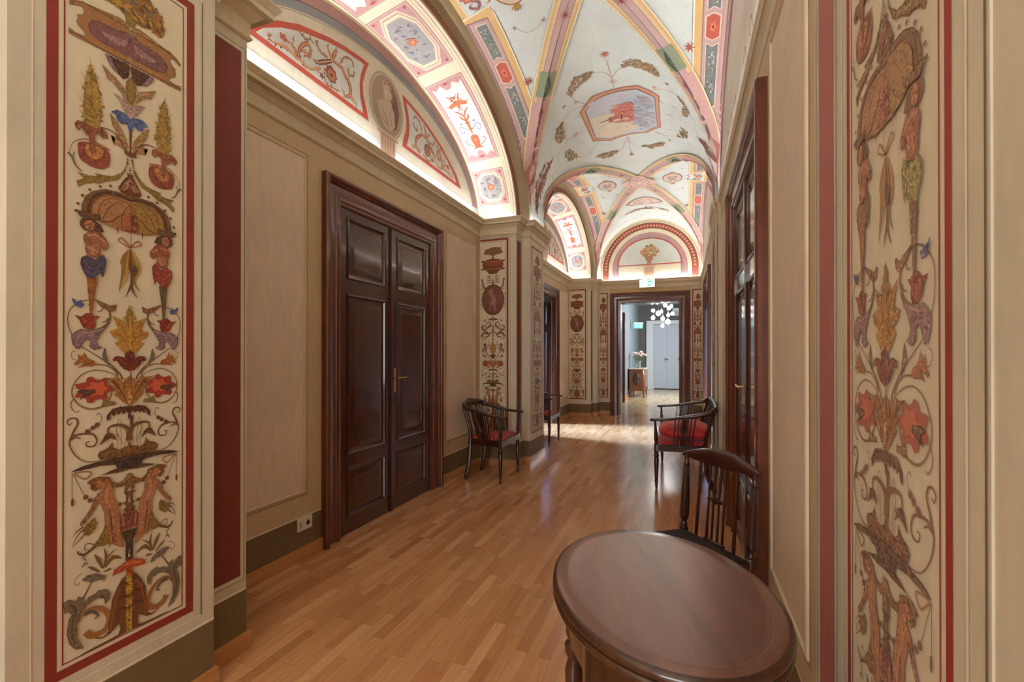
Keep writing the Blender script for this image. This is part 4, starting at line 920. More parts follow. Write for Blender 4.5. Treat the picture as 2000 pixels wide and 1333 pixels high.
# far web of the second bay
def vesica(c, rx, ry, cv, seed):
    P_ = [(c[0] + rx * cos(t) * (1 - .25 * abs(sin(t))), c[1] + ry * sin(t)) for t in [2 * pi * i / 28 for i in range(28)]]
    cv.poly(P_, S(164, 124, 100), 3); cv.poly([(c[0] + (p[0] - c[0]) * .88, c[1] + (p[1] - c[1]) * .85) for p in P_], S(222, 200, 186), 4)
    cv.dabs([(c[0] + (p[0] - c[0]) * .6, c[1] + (p[1] - c[1]) * .6) for p in P_], 30, .04, [S(196, 150, 140), S(206, 170, 150), S(180, 150, 150)], 5, seed)
vesica((0.0, YC[2] + 1.05), .34, .22, wb, 4)
wb.dabs([(-.42, YC[2] + 1.5), (0, YC[2] + 1.42), (.42, YC[2] + 1.5), (.42, YC[2] + 1.6), (0, YC[2] + 1.56), (-.42, YC[2] + 1.6)], 90, .035, LG, 4, 12)

# ---------------------------------------------------------------- niches on the left: lunette wall, soffit, archivolt
NC = []; nv = []
FR = (1.765, 1.05); OU = (1.93, 1.14); BK = (1.75, .94)
def epts(hr, n=60, zmin=None): return [(hr[0] * sin(pi * (-.5 + i / n)), Z0 + hr[1] * cos(pi * (-.5 + i / n))) for i in range(n + 1)]
def arctab(hr, n=400):
    t = [(0.0, 0.0)]; p = (0, hr[1]); L_ = 0
    for i in range(1, n + 1):
        a = pi / 2 * i / n; q = (hr[0] * sin(a), hr[1] * cos(a)); L_ += sqrt((q[0] - p[0]) ** 2 + (q[1] - p[1]) ** 2); t.append((L_, a)); p = q
    return t
def arcpos(tab, k):
    s_ = 1 if k >= 0 else -1; L_ = min(1, abs(k)) * tab[-1][0]; lo, hi = 0, len(tab) - 1
    while hi - lo > 1:
        m = (lo + hi) // 2
        if tab[m][0] > L_: hi = m
        else: lo = m
    f_ = (L_ - tab[lo][0]) / (tab[hi][0] - tab[lo][0]); return s_ * (tab[lo][1] + (tab[hi][1] - tab[lo][1]) * f_)
TF, TBk = arctab(FR), arctab(BK)
for yc in YC:
    rich = yc > 0
    cv = Canvas(lambda u, v, h, yc=yc: (XL + h, yc + u, v), None, .0014); NC.append(cv)
    bc = epts(BK, 44)
    cv.poly([(1.75, 2.80)] + list(reversed(bc)) + [(-1.75, 2.80)], S(232, 224, 200), 0)
    def off(o, lim=0): return epts((BK[0] - o, BK[1] - o), 44)
    if rich:
        for o0, o1, col, ly in ((0, .02, SOFF, 1), (.02, .105, S(176, 136, 130), 1), (.10, .106, LDK, 2), (.106, .165, S(140, 142, 142), 1), (.165, .172, LLT, 2), (.172, .174, LDK, 2)):
            cv.quadstrip(off(o0, 1.75 - o0), off(o1, 1.75 - o1), col, ly)
        cv.rect(-1.7, 1.7, 2.80, 2.985, SKYB, 1); cv.rect(-1.7, 1.7, 2.985, 2.992, S(244, 240, 224), 2); cv.rect(-1.7, 1.7, 3.0, 3.002, LDK, 2)
        cdec = -.09 if yc == YC0 else -.05
        def T(X_, pts): return [(onX(490 + x / 6.06, 20 + y / 6.06, XL)[0] - YC0 + .09, onX(490 + x / 6.06, 20 + y / 6.06, XL)[1]) for x, y in pts]
        Rr = BK[1] - .215
        outer = [(-1.36, 3.085), (-1.25, 3.20), (-1.094, 3.283), (-.92, 3.375), (-.67, 3.456), (-.50, 3.497), (-.32, 3.523), (-.225, 3.531), (-.265, 3.444), (-.298, 3.345), (-.293, 3.255), (-.255, 3.165), (-.225, 3.085)]
        inner = [(-1.24, 3.118), (-1.19, 3.175), (-1.06, 3.262), (-.90, 3.340), (-.665, 3.420), (-.50, 3.460), (-.32, 3.487), (-.285, 3.488), (-.322, 3.400), (-.338, 3.310), (-.330, 3.220), (-.295, 3.118)]
        for sd in (1, -1):
            cv.poly([(cdec + p[0] * sd, p[1]) for p in outer], S(196, 90, 72), 2)
            cv.poly([(cdec + p[0] * sd, p[1]) for p in inner], S(222, 224, 214), 3)
            def G(pts): return [(cdec + (q[0] + .09) * sd, q[1]) for q in [(p[0] - .09, p[1]) for p in T(0, pts)]]
            AC = [S(168, 92, 70), S(196, 140, 84), S(120, 84, 80)]
            for q, w0, w1, mid, ci in (([(820, 690), (700, 700), (600, 620), (540, 520), (470, 400), (400, 350)], .016, .008, .014, 1), ([(650, 690), (560, 560), (580, 440), (660, 400), (700, 480), (670, 570)], .012, .02, .026, 0),
                    ([(560, 600), (440, 470), (330, 410), (250, 390)], .012, .006, .024, 1), ([(590, 470), (640, 500), (650, 550)], .02, .012, .03, 1), ([(900, 560), (820, 500), (780, 420), (770, 360)], .012, .02, None, 2),
                    ([(730, 580), (780, 620), (900, 610), (960, 600)], .008, .02, .034, 2), ([(960, 620), (930, 520), (890, 420)], .02, .012, .024, 1), ([(960, 600), (980, 520), (1010, 470)], .02, .014, .03, 0),
                    ([(960, 600), (1060, 680), (1100, 760), (1160, 880), (1170, 1000), (1110, 1020), (1090, 960)], .016, .012, .034, 0), ([(1050, 640), (1100, 560), (1180, 590), (1210, 680)], .008, .008, .016, 2),
                    ([(1150, 680), (1150, 760), (1210, 780), (1210, 720)], .008, .008, .014, 2), ([(500, 310), (490, 420), (540, 560)], .006, .008, None, 2), ([(640, 380), (620, 300), (590, 290)], .006, .006, None, 1), ([(640, 380), (690, 340), (710, 370)], .006, .01, .014, 2),
                    ([(1170, 1000), (1200, 1060), (1240, 1110)], .02, .006, .03, 1), ([(860, 680), (880, 860), (960, 920), (1040, 960)], .006, .01, .012, 2), ([(240, 310), (215, 290), (205, 320), (215, 360)], .005, .005, None, 0)):
                cv.stroke(G(q), w0, w1, AC[ci], 4, 5, mid)
                cv.stroke(G(q), w0 * .3, w1 * .3, S(224, 176, 128), 4.6, 5, None if mid is None else mid * .3)
                cv.fol(G(q), .030, AC + [S(214, 160, 110), S(176, 110, 96)], 4.2, 4, int(w0 * 1e4) + ci)
            cv.disc(G([(375, 325)])[0], .03, .022, S(190, 110, 80), 5, 14, 5, .3); cv.disc(G([(940, 760)])[0], .055, .055, S(150, 90, 80), 5, 18, 8, .16); cv.disc(G([(940, 770)])[0], .038, .036, S(202, 140, 96), 6, 16, 7, .2); cv.disc(G([(940, 775)])[0], .015, .014, S(130, 76, 60), 7, 10)
            cv.disc(G([(830, 780)])[0], .022, .02, S(150, 96, 96), 5, 10, 5, .3)
        # painted niche with a bust on a small column, oval frame
        oc = (cdec, 3.312)
        for rx, ry, col, ly in ((.235, .262, S(222, 210, 182), 5), (.232, .258, S(190, 172, 146), 6), (.215, .243, S(226, 212, 188), 7), (.208, .235, S(176, 156, 132), 8), (.198, .226, S(178, 154, 132), 9)):
            cv.disc(oc, rx, ry, col, ly, 34)
        cv.poly([(oc[0] + .03, 3.50), (oc[0] + .12, 3.44), (oc[0] + .165, 3.32), (oc[0] + .13, 3.18), (oc[0] + .06, 3.14), (oc[0] + .06, 3.3), (oc[0] - .03, 3.40)], S(118, 88, 70), 10)
        cv.poly([(oc[0] - .05, 3.50), (oc[0] + .02, 3.515), (oc[0] + .075, 3.47), (oc[0] + .08, 3.40), (oc[0] + .05, 3.34), (oc[0] + .09, 3.29), (oc[0] + .10, 3.18), (oc[0] + .04, 3.12), (oc[0] - .05, 3.13), (oc[0] - .12, 3.22), (oc[0] - .13, 3.30), (oc[0] - .05, 3.345), (oc[0] - .06, 3.39), (oc[0] - .075, 3.45)], S(206, 184, 160), 11)
        cv.poly([(oc[0] - .045, 3.47), (oc[0] + .0, 3.50), (oc[0] + .04, 3.45), (oc[0] + .02, 3.38), (oc[0] - .03, 3.37), (oc[0] - .055, 3.41)], S(222, 202, 178), 12)
        cv.stroke([(oc[0] + .0, 3.505), (oc[0] + .07, 3.47), (oc[0] + .07, 3.40), (oc[0] + .045, 3.36)], .02, .02, S(140, 106, 84), 12, 5, .035)
        cv.dabs([(oc[0] - .06, 3.47), (oc[0], 3.52), (oc[0] + .08, 3.47), (oc[0] + .08, 3.40), (oc[0] + .03, 3.44)], 26, .016, [S(150, 116, 92), S(186, 152, 124), S(128, 96, 76)], 12.5, 2)
        for q in ([(-.09, 3.30), (-.04, 3.22), (.02, 3.16)], [(.04, 3.31), (.03, 3.24), (.06, 3.17)], [(-.11, 3.24), (-.06, 3.18), (-.0, 3.15)]): cv.stroke([(oc[0] + p[0], p[1]) for p in q], .006, .012, S(164, 136, 114), 13)
        for q in ([(-.035, 3.435), (-.02, 3.435)], [(.005, 3.435), (.02, 3.433)], [(-.02, 3.395), (.005, 3.395)]): cv.stroke([(oc[0] + p[0], p[1]) for p in q], .006, .006, S(130, 100, 84), 13, 2)
        cv.rect(oc[0] - .14, oc[0] + .14, 3.065, 3.095, S(214, 190, 164), 14); cv.rect(oc[0] - .14, oc[0] + .14, 3.060, 3.066, S(150, 118, 94), 15); cv.rect(oc[0] - .105, oc[0] + .105, 2.82, 3.06, S(216, 186, 164), 14)
        for k in range(5): cv.rect(oc[0] - .085 + .038 * k, oc[0] - .073 + .038 * k, 2.82, 3.055, S(186, 146, 126), 15)
    # soffit
    WL = TF[-1][0]; SD = XS - XL
    def fS(w, s_, h, yc=yc):
        k = s_ / SD; a1, a2 = arcpos(TF, w / WL), arcpos(TBk, w / WL)
        y1, zz1 = (FR[0] - h) * sin(a1), Z0 + (FR[1] - h) * cos(a1); y2, zz2 = (BK[0] - h) * sin(a2), Z0 + (BK[1] - h) * cos(a2)
        return (XS + (XL - XS) * k, yc + y1 + (y2 - y1) * k, zz1 + (zz2 - zz1) * k)
    cs = Canvas(fS, .15, .0014); NC.append(cs)
    n_ = 48
    for i in range(n_):
        w0, w1 = -WL + 2 * WL * i / n_, -WL + 2 * WL * (i + 1) / n_; cs.rect(w0, w1, 0, SD, SOFF, 0)
    if rich:
        cs.rect(-WL, WL, .022, .026, LDK, 1); cs.rect(-WL, WL, .05, .053, S(186, 160, 130), 1); cs.rect(-WL, WL, SD - .02, SD - .017, LDK, 1)
        def sq(wc, hw):
            cs.rect(wc - hw, wc + hw, .075, .435, S(190, 148, 138), 1); cs.rect(wc - hw + .012, wc + hw - .012, .087, .423, S(240, 222, 200), 2); cs.rect(wc - hw + .016, wc + hw - .016, .091, .419, S(198, 152, 146), 3)
        def octa(wc, hw):
            sq(wc, hw); r1 = hw - .03; r2 = .15
            for k, col, ly in ((1.0, S(238, 214, 180), 4), (.93, S(180, 150, 130), 5), (.90, S(236, 216, 186), 6), (.80, S(162, 158, 152), 7)):
                cs.poly([(wc + sx_ * r1 * k * a_, .255 + sy_ * r2 * k * b_) for sx_, sy_, a_, b_ in ((1, 1, 1, .5), (1, 1, .5, 1), (-1, 1, .5, 1), (-1, 1, 1, .5), (-1, -1, 1, .5), (-1, -1, .5, 1), (1, -1, .5, 1), (1, -1, 1, .5))], col, ly)
            cs.dabs([(wc - r1 * .6, .255 - r2 * .6), (wc + r1 * .6, .255 - r2 * .6), (wc + r1 * .6, .255 + r2 * .6), (wc - r1 * .6, .255 + r2 * .6)], 46, .024, [S(120, 124, 136), S(128, 112, 118), S(176, 170, 166)], 8, 3)
            cs.disc((wc, .255), .04, .04, S(196, 110, 80), 10, 16, 6, .25); cs.disc((wc, .255), .016, .016, S(222, 160, 110), 11, 10)
            for sx_ in (-1, 1):
                for sy_ in (-1, 1): cs.disc((wc + sx_ * (hw - .045), .255 + sy_ * .138), .014, .014, S(178, 84, 78), 5, 8, 4, .3)
        octa(-.02, .38); octa(1.86, .205); octa(-1.86, .205)
        for sg in (-1, 1):
            wc = sg * 1.02; sq(wc, .52); q = [(-.39, .12), (-.36, .15), (-.40, .20), (-.34, .235), (-.335, .275), (-.40, .31), (-.36, .36), (-.39, .39), (.39, .39), (.36, .36), (.40, .31), (.335, .275), (.34, .235), (.40, .20), (.36, .15), (.39, .12)]
            cs.poly([(wc + p[0] * 1.17, .255 + (p[1] - .255) * 1.06) for p in q], S(244, 236, 214), 4); cs.poly([(wc + p[0] * 1.15, p[1]) for p in q], S(226, 230, 222), 5)
            g = lambda x, y: (wc - sg * x * 1.2, .255 + y * 1.15)     # x runs from the crown side to the foot
            O_ = S(206, 104, 66)
            for sm in (-1, 1):
                cs.stroke([g(.12, 0), g(.20, sm * .02), g(.27, sm * .05)], .0 + .02, .01, S(200, 120, 80), 6)
                cs.poly([g(.16, 0), g(.14, sm * .07), g(.17, sm * .085), g(.19, sm * .05), g(.20, 0)], S(202, 120, 76), 7)
                cs.stroke([g(.17, sm * .08), g(.18, sm * .11)], .006, .003, S(150, 100, 80), 7, 2)
                cs.stroke([g(.04, 0), g(.08, sm * .03), g(.11, sm * .06)], .012, .006, O_, 6, 4, .018); cs.stroke([g(-.02, 0), g(.02, sm * .03), g(.05, sm * .03)], .01, .006, O_, 6, 4, .018)
                cs.stroke([g(-.11, 0), g(-.09, sm * .04), g(-.06, sm * .075), g(-.10, sm * .10), g(-.13, sm * .07), g(-.10, sm * .06)], .008, .006, S(130, 128, 150), 6)
                cs.disc(g(-.03, sm * .06), .014, .014, S(140, 146, 166), 7, 8, 4, .3)
                cs.poly([g(-.16, 0), g(-.18, sm * .035), g(-.24, sm * .035), g(-.28, sm * .02), g(-.31, sm * .05), g(-.30, 0)], O_, 7)
                cs.stroke([g(-.28, sm * .02), g(-.25, sm * .08), g(-.21, sm * .09), g(-.21, sm * .06)], .01, .006, S(176, 110, 96), 6)
                cs.stroke([g(.22, 0), g(.27, sm * .03)], .006, .004, S(100, 110, 84), 7, 2)
            cs.stroke([g(.05, 0), g(-.05, 0), g(-.15, 0)], .012, .012, S(196, 116, 66), 7, 4, .03)
            cs.fol([g(.14, 0), g(.05, 0), g(-.05, 0), g(-.15, 0)], .045, [S(196, 90, 60), S(210, 130, 80), S(150, 140, 90)], 7, 4, 3)
            cs.fol([g(-.17, 0), g(-.30, 0)], .030, [S(230, 150, 90), S(170, 80, 50)], 9, 2, 4)
            cs.disc(g(-.22, 0), .018, .012, S(230, 150, 90), 8, 10)
            cs.dabs([g(.18, -.05), g(.18, .05), g(.25, .03), g(.25, -.03)], 22, .018, [S(210, 130, 80), S(150, 140, 90), S(190, 90, 70)], 8, 2)
            for s2 in (-1, 1): cs.disc((wc + s2 * .47, .255), .012, .03, S(178, 84, 78), 6, 8, 4, .3)
    # archivolt with a dark running pattern, then the plain round moulding
    ca = Canvas(lambda u, v, h, yc=yc: (XS + h, yc + u, v), None, .0014); NC.append(ca)
    Pi = epts(FR); Po = epts(OU)
    lerp = lambda k: [(p[0] + (q[0] - p[0]) * k, p[1] + (q[1] - p[1]) * k) for p, q in zip(Pi, Po)]
    ca.quadstrip(Pi, Po, S(206, 190, 156), 0)
    if rich:
        ca.quadstrip(lerp(.22), lerp(.92), GUIL, 1)
        Nn = 100
        for i in range(Nn):
            t = -1 + 2 * (i + .5) / Nn
            def pt(k, tt):
                b1 = arcpos(TF, tt); hr = (FR[0] + (OU[0] - FR[0]) * k, FR[1] + (OU[1] - FR[1]) * k); return (hr[0] * sin(b1), Z0 + hr[1] * cos(b1))
            e = .8 / Nn
            ca.poly([pt(.34, t), pt(.56, t + e), pt(.80, t), pt(.56, t - e)], S(176, 122, 96), 2); ca.poly([pt(.46, t), pt(.56, t + e * .5), pt(.68, t), pt(.56, t - e * .5)], S(104, 62, 50), 3)
    rows = []
    for i in range(61):
        a2 = pi * (-.5 + i / 60); p = Vector((XS, OU[0] * sin(a2), Z0 + OU[1] * cos(a2))); q = Vector((XP, XPE[0] * sin(a2), Z0 + XPE[1] * cos(a2)))
        m_ = (p + q) / 2; o_ = Vector((.35, -sin(a2) * .8, -cos(a2) * .8)).normalized(); row = []
        for j in range(9):
            k = j / 8; b = sin(pi * k) * .012; row.append(tuple(p.lerp(q, k) + o_ * b + Vector((0, yc, 0))))
        rows.append(row)
    vs_ = [p for r_ in rows for p in r_]; fs_ = [(i * 9 + j, (i + 1) * 9 + j, (i + 1) * 9 + j + 1, i * 9 + j + 1) for i in range(60) for j in range(8)]
    nv.append((vs_, fs_, TAN))
    # feet of the arches: fill between the cornice and the springing
    for s_ in (-1, 1):
        nv.append(([(XS, yc + s_ * 1.77, 2.78), (XS, yc + s_ * 1.99, 2.78), (XS, yc + s_ * 1.99, 3.0), (XS, yc + s_ * 1.77, 2.80)], [(0, 1, 2, 3)], SOFF))
        nv.append(([(XS, yc + s_ * 1.99, 2.78), (XP, yc + s_ * 1.99, 2.78), (XP, yc + s_ * 1.99, 3.0), (XS, yc + s_ * 1.99, 3.0)], [(0, 1, 2, 3)], SOFF))
    # lunette over the right wall
    cr_ = Canvas(lambda u, v, h, yc=yc: (XR - h, yc + u, v), None, .0014); NC.append(cr_)
    rc_ = [(-1.99 + 3.98 * i / 50, front(-1.99 + 3.98 * i / 50)) for i in range(51)]
    cr_.poly([(1.99, 2.80)] + list(reversed(rc_)) + [(-1.99, 2.80)], S(230, 222, 206), 0)
    if rich:
        ins = lambda o: [(p[0] * (1 - o / 2.2), p[1] - o) for p in rc_]
        cr_.quadstrip(ins(0), ins(.05), MAUVE, 1); cr_.quadstrip(ins(.055), ins(.07), LDK, 1); cr_.quadstrip(ins(.11), ins(.14), S(196, 150, 140), 1); cr_.quadstrip(ins(.30), ins(.305), S(170, 130, 110), 1)
        for k in range(-5, 6):
            if k: cr_.stroke([(k * .28, 3.02), (k * .28 + .08, 3.14), (k * .28 + .15, 3.10), (k * .28 + .1, 3.04)], .008, .006, S(176, 140, 124), 2, 5, .02)

# ---------------------------------------------------------------- lunette of the end wall
ce = Canvas(lambda u, v, h: (XC + u, Y_END - h, v), None, .0016)
def half_ring(r0, r1, col, lay, cz=ZB, n=48, zb=2.84):
    A_ = [(-r0, zb)] + [(-r0 * cos(pi * i / n), cz + r0 * sin(pi * i / n)) for i in range(n + 1)] + [(r0, zb)]
    B_ = [(-r1, zb)] + [(-r1 * cos(pi * i / n), cz + r1 * sin(pi * i / n)) for i in range(n + 1)] + [(r1, zb)]
    ce.quadstrip(A_, B_, col, lay)
ce.poly([(-1.06, 2.80), (1.06, 2.80)] + [(1.06 * cos(pi * i / 40), ZB + 1.06 * sin(pi * i / 40)) for i in range(41)], S(234, 222, 194), 0)
for r0, r1, col, ly in ((1.05, 1.0, S(230, 214, 178), 1), (1.0, .985, S(200, 174, 130), 1), (.965, .955, LDK, 1), (.955, .845, S(150, 78, 62), 1), (.845, .838, LDK, 2), (.76, .675, S(190, 148, 146), 1), (.675, .63, S(158, 152, 150), 1), (.63, .625, LDK, 2)):
    half_ring(r0, r1, col, ly)
for i in range(44):
    a = pi * (i + .5) / 44; c_, s_ = cos(a), sin(a); e = .028
    ce.poly([(r_ * cos(a + da), ZB + r_ * sin(a + da)) for r_, da in ((.865, 0), (.90, e), (.935, 0), (.90, -e))], S(214, 150, 122), 2)
ce.poly([(-.655, 3.165), (.655, 3.165), (.64, 3.30), (.57, 3.46), (.44, 3.60), (.28, 3.69), (.10, 3.735), (-.10, 3.735), (-.28, 3.69), (-.44, 3.60), (-.57, 3.46), (-.64, 3.30)], S(196, 92, 74), 2)
ce.poly([(-.625, 3.187), (.625, 3.187), (.61, 3.30), (.545, 3.445), (.42, 3.578), (.27, 3.665), (.09, 3.712), (-.09, 3.712), (-.27, 3.665), (-.42, 3.578), (-.545, 3.445), (-.61, 3.30)], S(222, 226, 214), 3)
ce.dabs([(-.14, 3.36), (-.18, 3.44), (-.1, 3.54), (.0, 3.60), (.12, 3.54), (.19, 3.46), (.15, 3.36), (.05, 3.33), (-.05, 3.33)], 150, .032, [S(206, 150, 84), S(196, 110, 76), S(150, 130, 80), S(222, 176, 110)], 5, 3)
ce.poly([(-.07, 3.36), (.07, 3.36), (.085, 3.30), (.03, 3.22), (.05, 3.19), (-.05, 3.19), (-.03, 3.22), (-.085, 3.30)], S(176, 130, 112), 6)
ce.rect(-.13, .13, 3.13, 3.165, S(222, 196, 160), 6); ce.rect(-.10, .10, 2.84, 3.13, S(220, 190, 156), 6)
for k in range(4): ce.rect(-.08 + .045 * k, -.066 + .045 * k, 2.84, 3.12, S(186, 150, 120), 7)
rr = Canvas(lambda u, v, h: (XC + u, Y_REAR + h, v)); rr.poly([(-1.06, 2.80), (1.06, 2.80)] + [(1.06 * cos(pi * i / 40), ZB + 1.06 * sin(pi * i / 40)) for i in range(41)], S(234, 222, 194), 0)

# ---------------------------------------------------------------- link the shell
tag(merge('wall_left', Lc + NC[0:0], extraL), kind='structure')
tag(merge('wall_right', Rc, extraR), kind='structure')
tag(merge('wall_end', [Ec, ce]), kind='structure')
tag(merge('wall_rear', [Bc, rr]), kind='structure')
tag(merge('ceiling', VC), kind='structure')
tag(merge('trim_1', NC, nv), kind='structure')

# plan outline of the corridor, left side from rear to end
def left_plan(y0, y1):
    pts = [(XL, y0)]
    for k, yp in enumerate(YP):
        for y, xa, xb in ((yp - SH, XL, XS), (yp - MH, XS, XP), (yp + MH, XP, XS), (yp + SH, XS, XL)):
            if y0 < y < min(y1, Y_END): pts += [(xa, y), (xb, y)]
    last = pts[-1][0]; pts.append((last, y1)); return pts
def right_plan(y0, y1):
    pts = [(XR, y1)] if y1 < 9.62 else [(XRM, y1)]
    for kk in (3, 2, 1, 0):
        yp = YPR[kk]; XM = XRK[kk]; XS_ = XR * .4 + XM * .6
        for y, xa, xb in ((yp + .505, XR, XS_), (yp + .2925, XS_, XM), (yp - .2925, XM, XS_), (yp - .505, XS_, XR)):
            if y0 < y < min(y1, Y_END): pts += [(xa, y), (xb, y)]
    pts.append((pts[-1][0], y0)); return pts
CP = [(0, 2.685), (.010, 2.687), (.016, 2.694), (.016, 2.70), (.008, 2.708), (.010, 2.765), (.022, 2.775), (.034, 2.79), (.046, 2.798), (.046, 2.804), (.078, 2.806), (.078, 2.828), (.086, 2.836), (.094, 2.848), (.100, 2.858), (.100, 2.866), (.088, 2.866), (.084, 2.842), (0, 2.840)]
vs_, fs_ = sweep(left_plan(Y_REAR, Y_END) + [(XRM, Y_END)], [(-o, z) for o, z in CP], lambda p, q, h: (p, q, h))
# finer steps: the corridor side is where the offset points
vs2, fs2 = sweep(right_plan(Y_REAR, Y_END), [(-o * .33, z) for o, z in CP], lambda p, q, h: (p, q, h))
n0 = len(vs_)
tag(mk('trim_2', vs_ + vs2, fs_ + [tuple(i + n0 for i in f) for f in fs2], M['fresco'], None, 0, [S(212, 196, 164)] * (len(fs_) + len(fs2))), kind='structure')
# oak skirting in the runs between the doors
SK = [(0, 0), (.014, 0), (.014, .07), (.011, .078), (0, .080)]
def skirt(path, name):
    vv, ff = sweep(path, [(-o, z) for o, z in SK], lambda p, q, h: (p, q, h)); return vv, ff
def joined(name, paths, mat):
    V, Fq = [], []
    for p in paths:
        a, b = skirt(p, name); n = len(V); V += a; Fq += [tuple(i + n for i in f) for f in b]
    return tag(mk(name, V, Fq, mat, None, 25), kind='structure')
joined('baseboard_left', [left_plan(Y_REAR, 2.50), left_plan(4.11, 7.08), left_plan(8.69, Y_END) + [(EX0, Y_END)]], M['oak_skirting'])
joined('baseboard_right', [[(EX1, Y_END)] + right_plan(8.51, Y_END), right_plan(3.93, 6.90), right_plan(Y_REAR, 2.32)], M['oak_skirting'])

# floor
tag(MB().box(-2.6, .6, Y_REAR - .2, 10.5, -.06, 0).build('floor', M['floor'], None, 0), kind='structure')

# cove strips on top of the cornice
def led(name, x0, y0, x1, y1, lab, mat='led'):
    z = 2.846; e = empty(name, ((x0 + x1) / 2, (y0 + y1) / 2, z)); tag(e, lab, 'led strip', 'cove light strips behind the cornice')
    hx, hy = abs(x1 - x0) / 2, abs(y1 - y0) / 2
    if hx > hy: hy = .006
    else: hx = .006
    MB().box(-hx, hx, -hy, hy, -.006, .004).build('channel', M['plastic'], e, 0)
    MB().box(-hx, hx, -hy, hy, .004, .005).build('diffuser', M[mat], e, 0)
    return e
for b, yc in enumerate(YC):
    q = ('behind the camera bay', 'of the nearer bay', 'of the far bay')[b]
    led('led_strip', XL + .022, yc - 1.55 if yc > 0 else Y_REAR + .1, XL + .022, yc + 1.55, 'warm white light strip hidden on the left cornice ' + q)
    led('led_strip', XR - .014, yc - 2.2 if yc > 0 else Y_REAR + .1, XR - .014, yc + 2.2, 'warm white light strip hidden on the right cornice ' + q, 'led_side')
for k in (1, 2, 3):
    yp = YP[k]; w = ('nearest left pier', 'middle left pier', 'far corner pier')[k - 1]
    led('led_strip', XP + .022, yp - MH, XP + .022, yp + MH if k < 3 else Y_END - .06, 'short light strip on the cornice of the ' + w, 'led_dim')
    led('led_strip', XL + .08, yp - SH - .022, XP - .09, yp - SH - .022, 'cross light strip on the near side of the ' + w, 'led_dim')
    if k < 3: led('led_strip', XL + .08, yp + SH + .022, XP - .09, yp + SH + .022, 'cross light strip on the far side of the ' + w, 'led_dim')
led('led_strip', XP + .06, Y_END - .022, XRM - .05, Y_END - .022, 'light strip on the cornice above the end doorway')

# ---------------------------------------------------------------- doors
mEND = lambda p, q, h: (p, Y_END - h, q)
def mbox(mb, mp, p0, p1, z0, z1, h0, h1):
    c = [mp(p, z, h) for h in (h0, h1) for p, z in ((p0, z0), (p1, z0), (p1, z1), (p0, z1))]
    return mb.add(c, [(0, 3, 2, 1), (4, 5, 6, 7), (0, 1, 5, 4), (1, 2, 6, 5), (2, 3, 7, 6), (3, 0, 4, 7)])
CASE = [(0, -.002), (0, .040), (.008, .050), (.022, .052), (.034, .046), (.038, .034), (.050, .030), (.058, .016), (.062, .014), (.120, .012), (.126, .020), (.140, .026), (.152, .024), (.158, .014), (.172, .012), (.18, .004), (.18, -.05)]
def casing(root, mp, p0, p1, zt, width=.18, depth=.05, name='door_frame', mat='mahogany_trim'):
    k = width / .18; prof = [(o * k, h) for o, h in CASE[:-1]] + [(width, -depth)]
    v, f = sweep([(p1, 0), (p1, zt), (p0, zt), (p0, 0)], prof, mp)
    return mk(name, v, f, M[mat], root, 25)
def leaf(root, mp, p0, p1, zt, name='door_leaf', mat='mahogany', h=-.008, zs=((.12, .485), (.57, 1.735), (1.84, 2.29))):
    mb = MB(); mbox(mb, mp, p0, p1, .006, zt, h - .032, h - .016)
    st = .075; mbox(mb, mp, p0, p0 + st, .006, zt, h - .016, h); mbox(mb, mp, p1 - st, p1, .006, zt, h - .016, h)
    zz = [.006] + [z for a in zs for z in a] + [zt]
    for i in range(0, len(zz), 2): mbox(mb, mp, p0 + st, p1 - st, zz[i], zz[i + 1], h - .016, h)
    o = mb.build(name, M[mat], root, 0)
    for a, b in zs:
        pr_ = [(0, h), (.003, h + .008), (.010, h + .011), (.018, h + .006), (.024, h - .006), (.036, h - .010), (.04, h - .010), (.082, h + .001), (.086, h + .001)]
        v, f = sweep([(p0 + st, a), (p1 - st, a), (p1 - st, b), (p0 + st, b)], pr_, mp, True)
        n = len(v); w = .086; v += [mp(p0 + st + w, a + w, h + .001), mp(p1 - st - w, a + w, h + .001), mp(p1 - st - w, b - w, h + .001), mp(p0 + st + w, b - w, h + .001)]; f.append((n, n + 1, n + 2, n + 3))
        mk('door_panel', v, f, M[mat], o, 20)
    return o
def handle(root, mp, p, z, d, h=.0):
    mb = MB(); mbox(mb, mp, p - .016, p + .016, z - .12, z + .085, h, h + .006)
    mb.tube([mp(p, z, h), mp(p, z, h + .045)], .008, 10)
    mb.tube([mp(p, z, h + .045), mp(p + d * .03, z + .001, h + .047), mp(p + d * .075, z - .002, h + .046), mp(p + d * .115, z + .004, h + .044)], [.008, .007, .0065, .008], 10)
    mb.ball(mp(p, z - .07, h + .006), .008, 10, 6)
    o = mb.build('door_handle', M['brass'], root); o['label'] = 'brass lever handle on a long plate'; return o
def closed_door(name, mp, d0, d1, s):
    e = empty(name); tag(e, kind='structure')
    casing(e, mp, d0, d1, DZ)
    a, b, m = d0 + CW, d1 - CW, (d0 + d1) / 2
    leaf(e, mp, a + .003, m - .002, DZ - CW); l2 = leaf(e, mp, m + .002, b - .003, DZ - CW)
    mb = MB(); mbox(mb, mp, m - .028, m + .012, .008, DZ - CW - .004, -.008, .004); mbox(mb, mp, m - .02, m + .004, .008, DZ - CW - .004, .004, .009); mb.build('cover_strip', M['mahogany'], e, 0)
    handle(l2, mp, m + .045, 1.10, 1, -.008)
    return e
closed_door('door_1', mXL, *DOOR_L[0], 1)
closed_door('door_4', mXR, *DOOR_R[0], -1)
closed_door('door_5', mXR, *DOOR_R[1], -1)
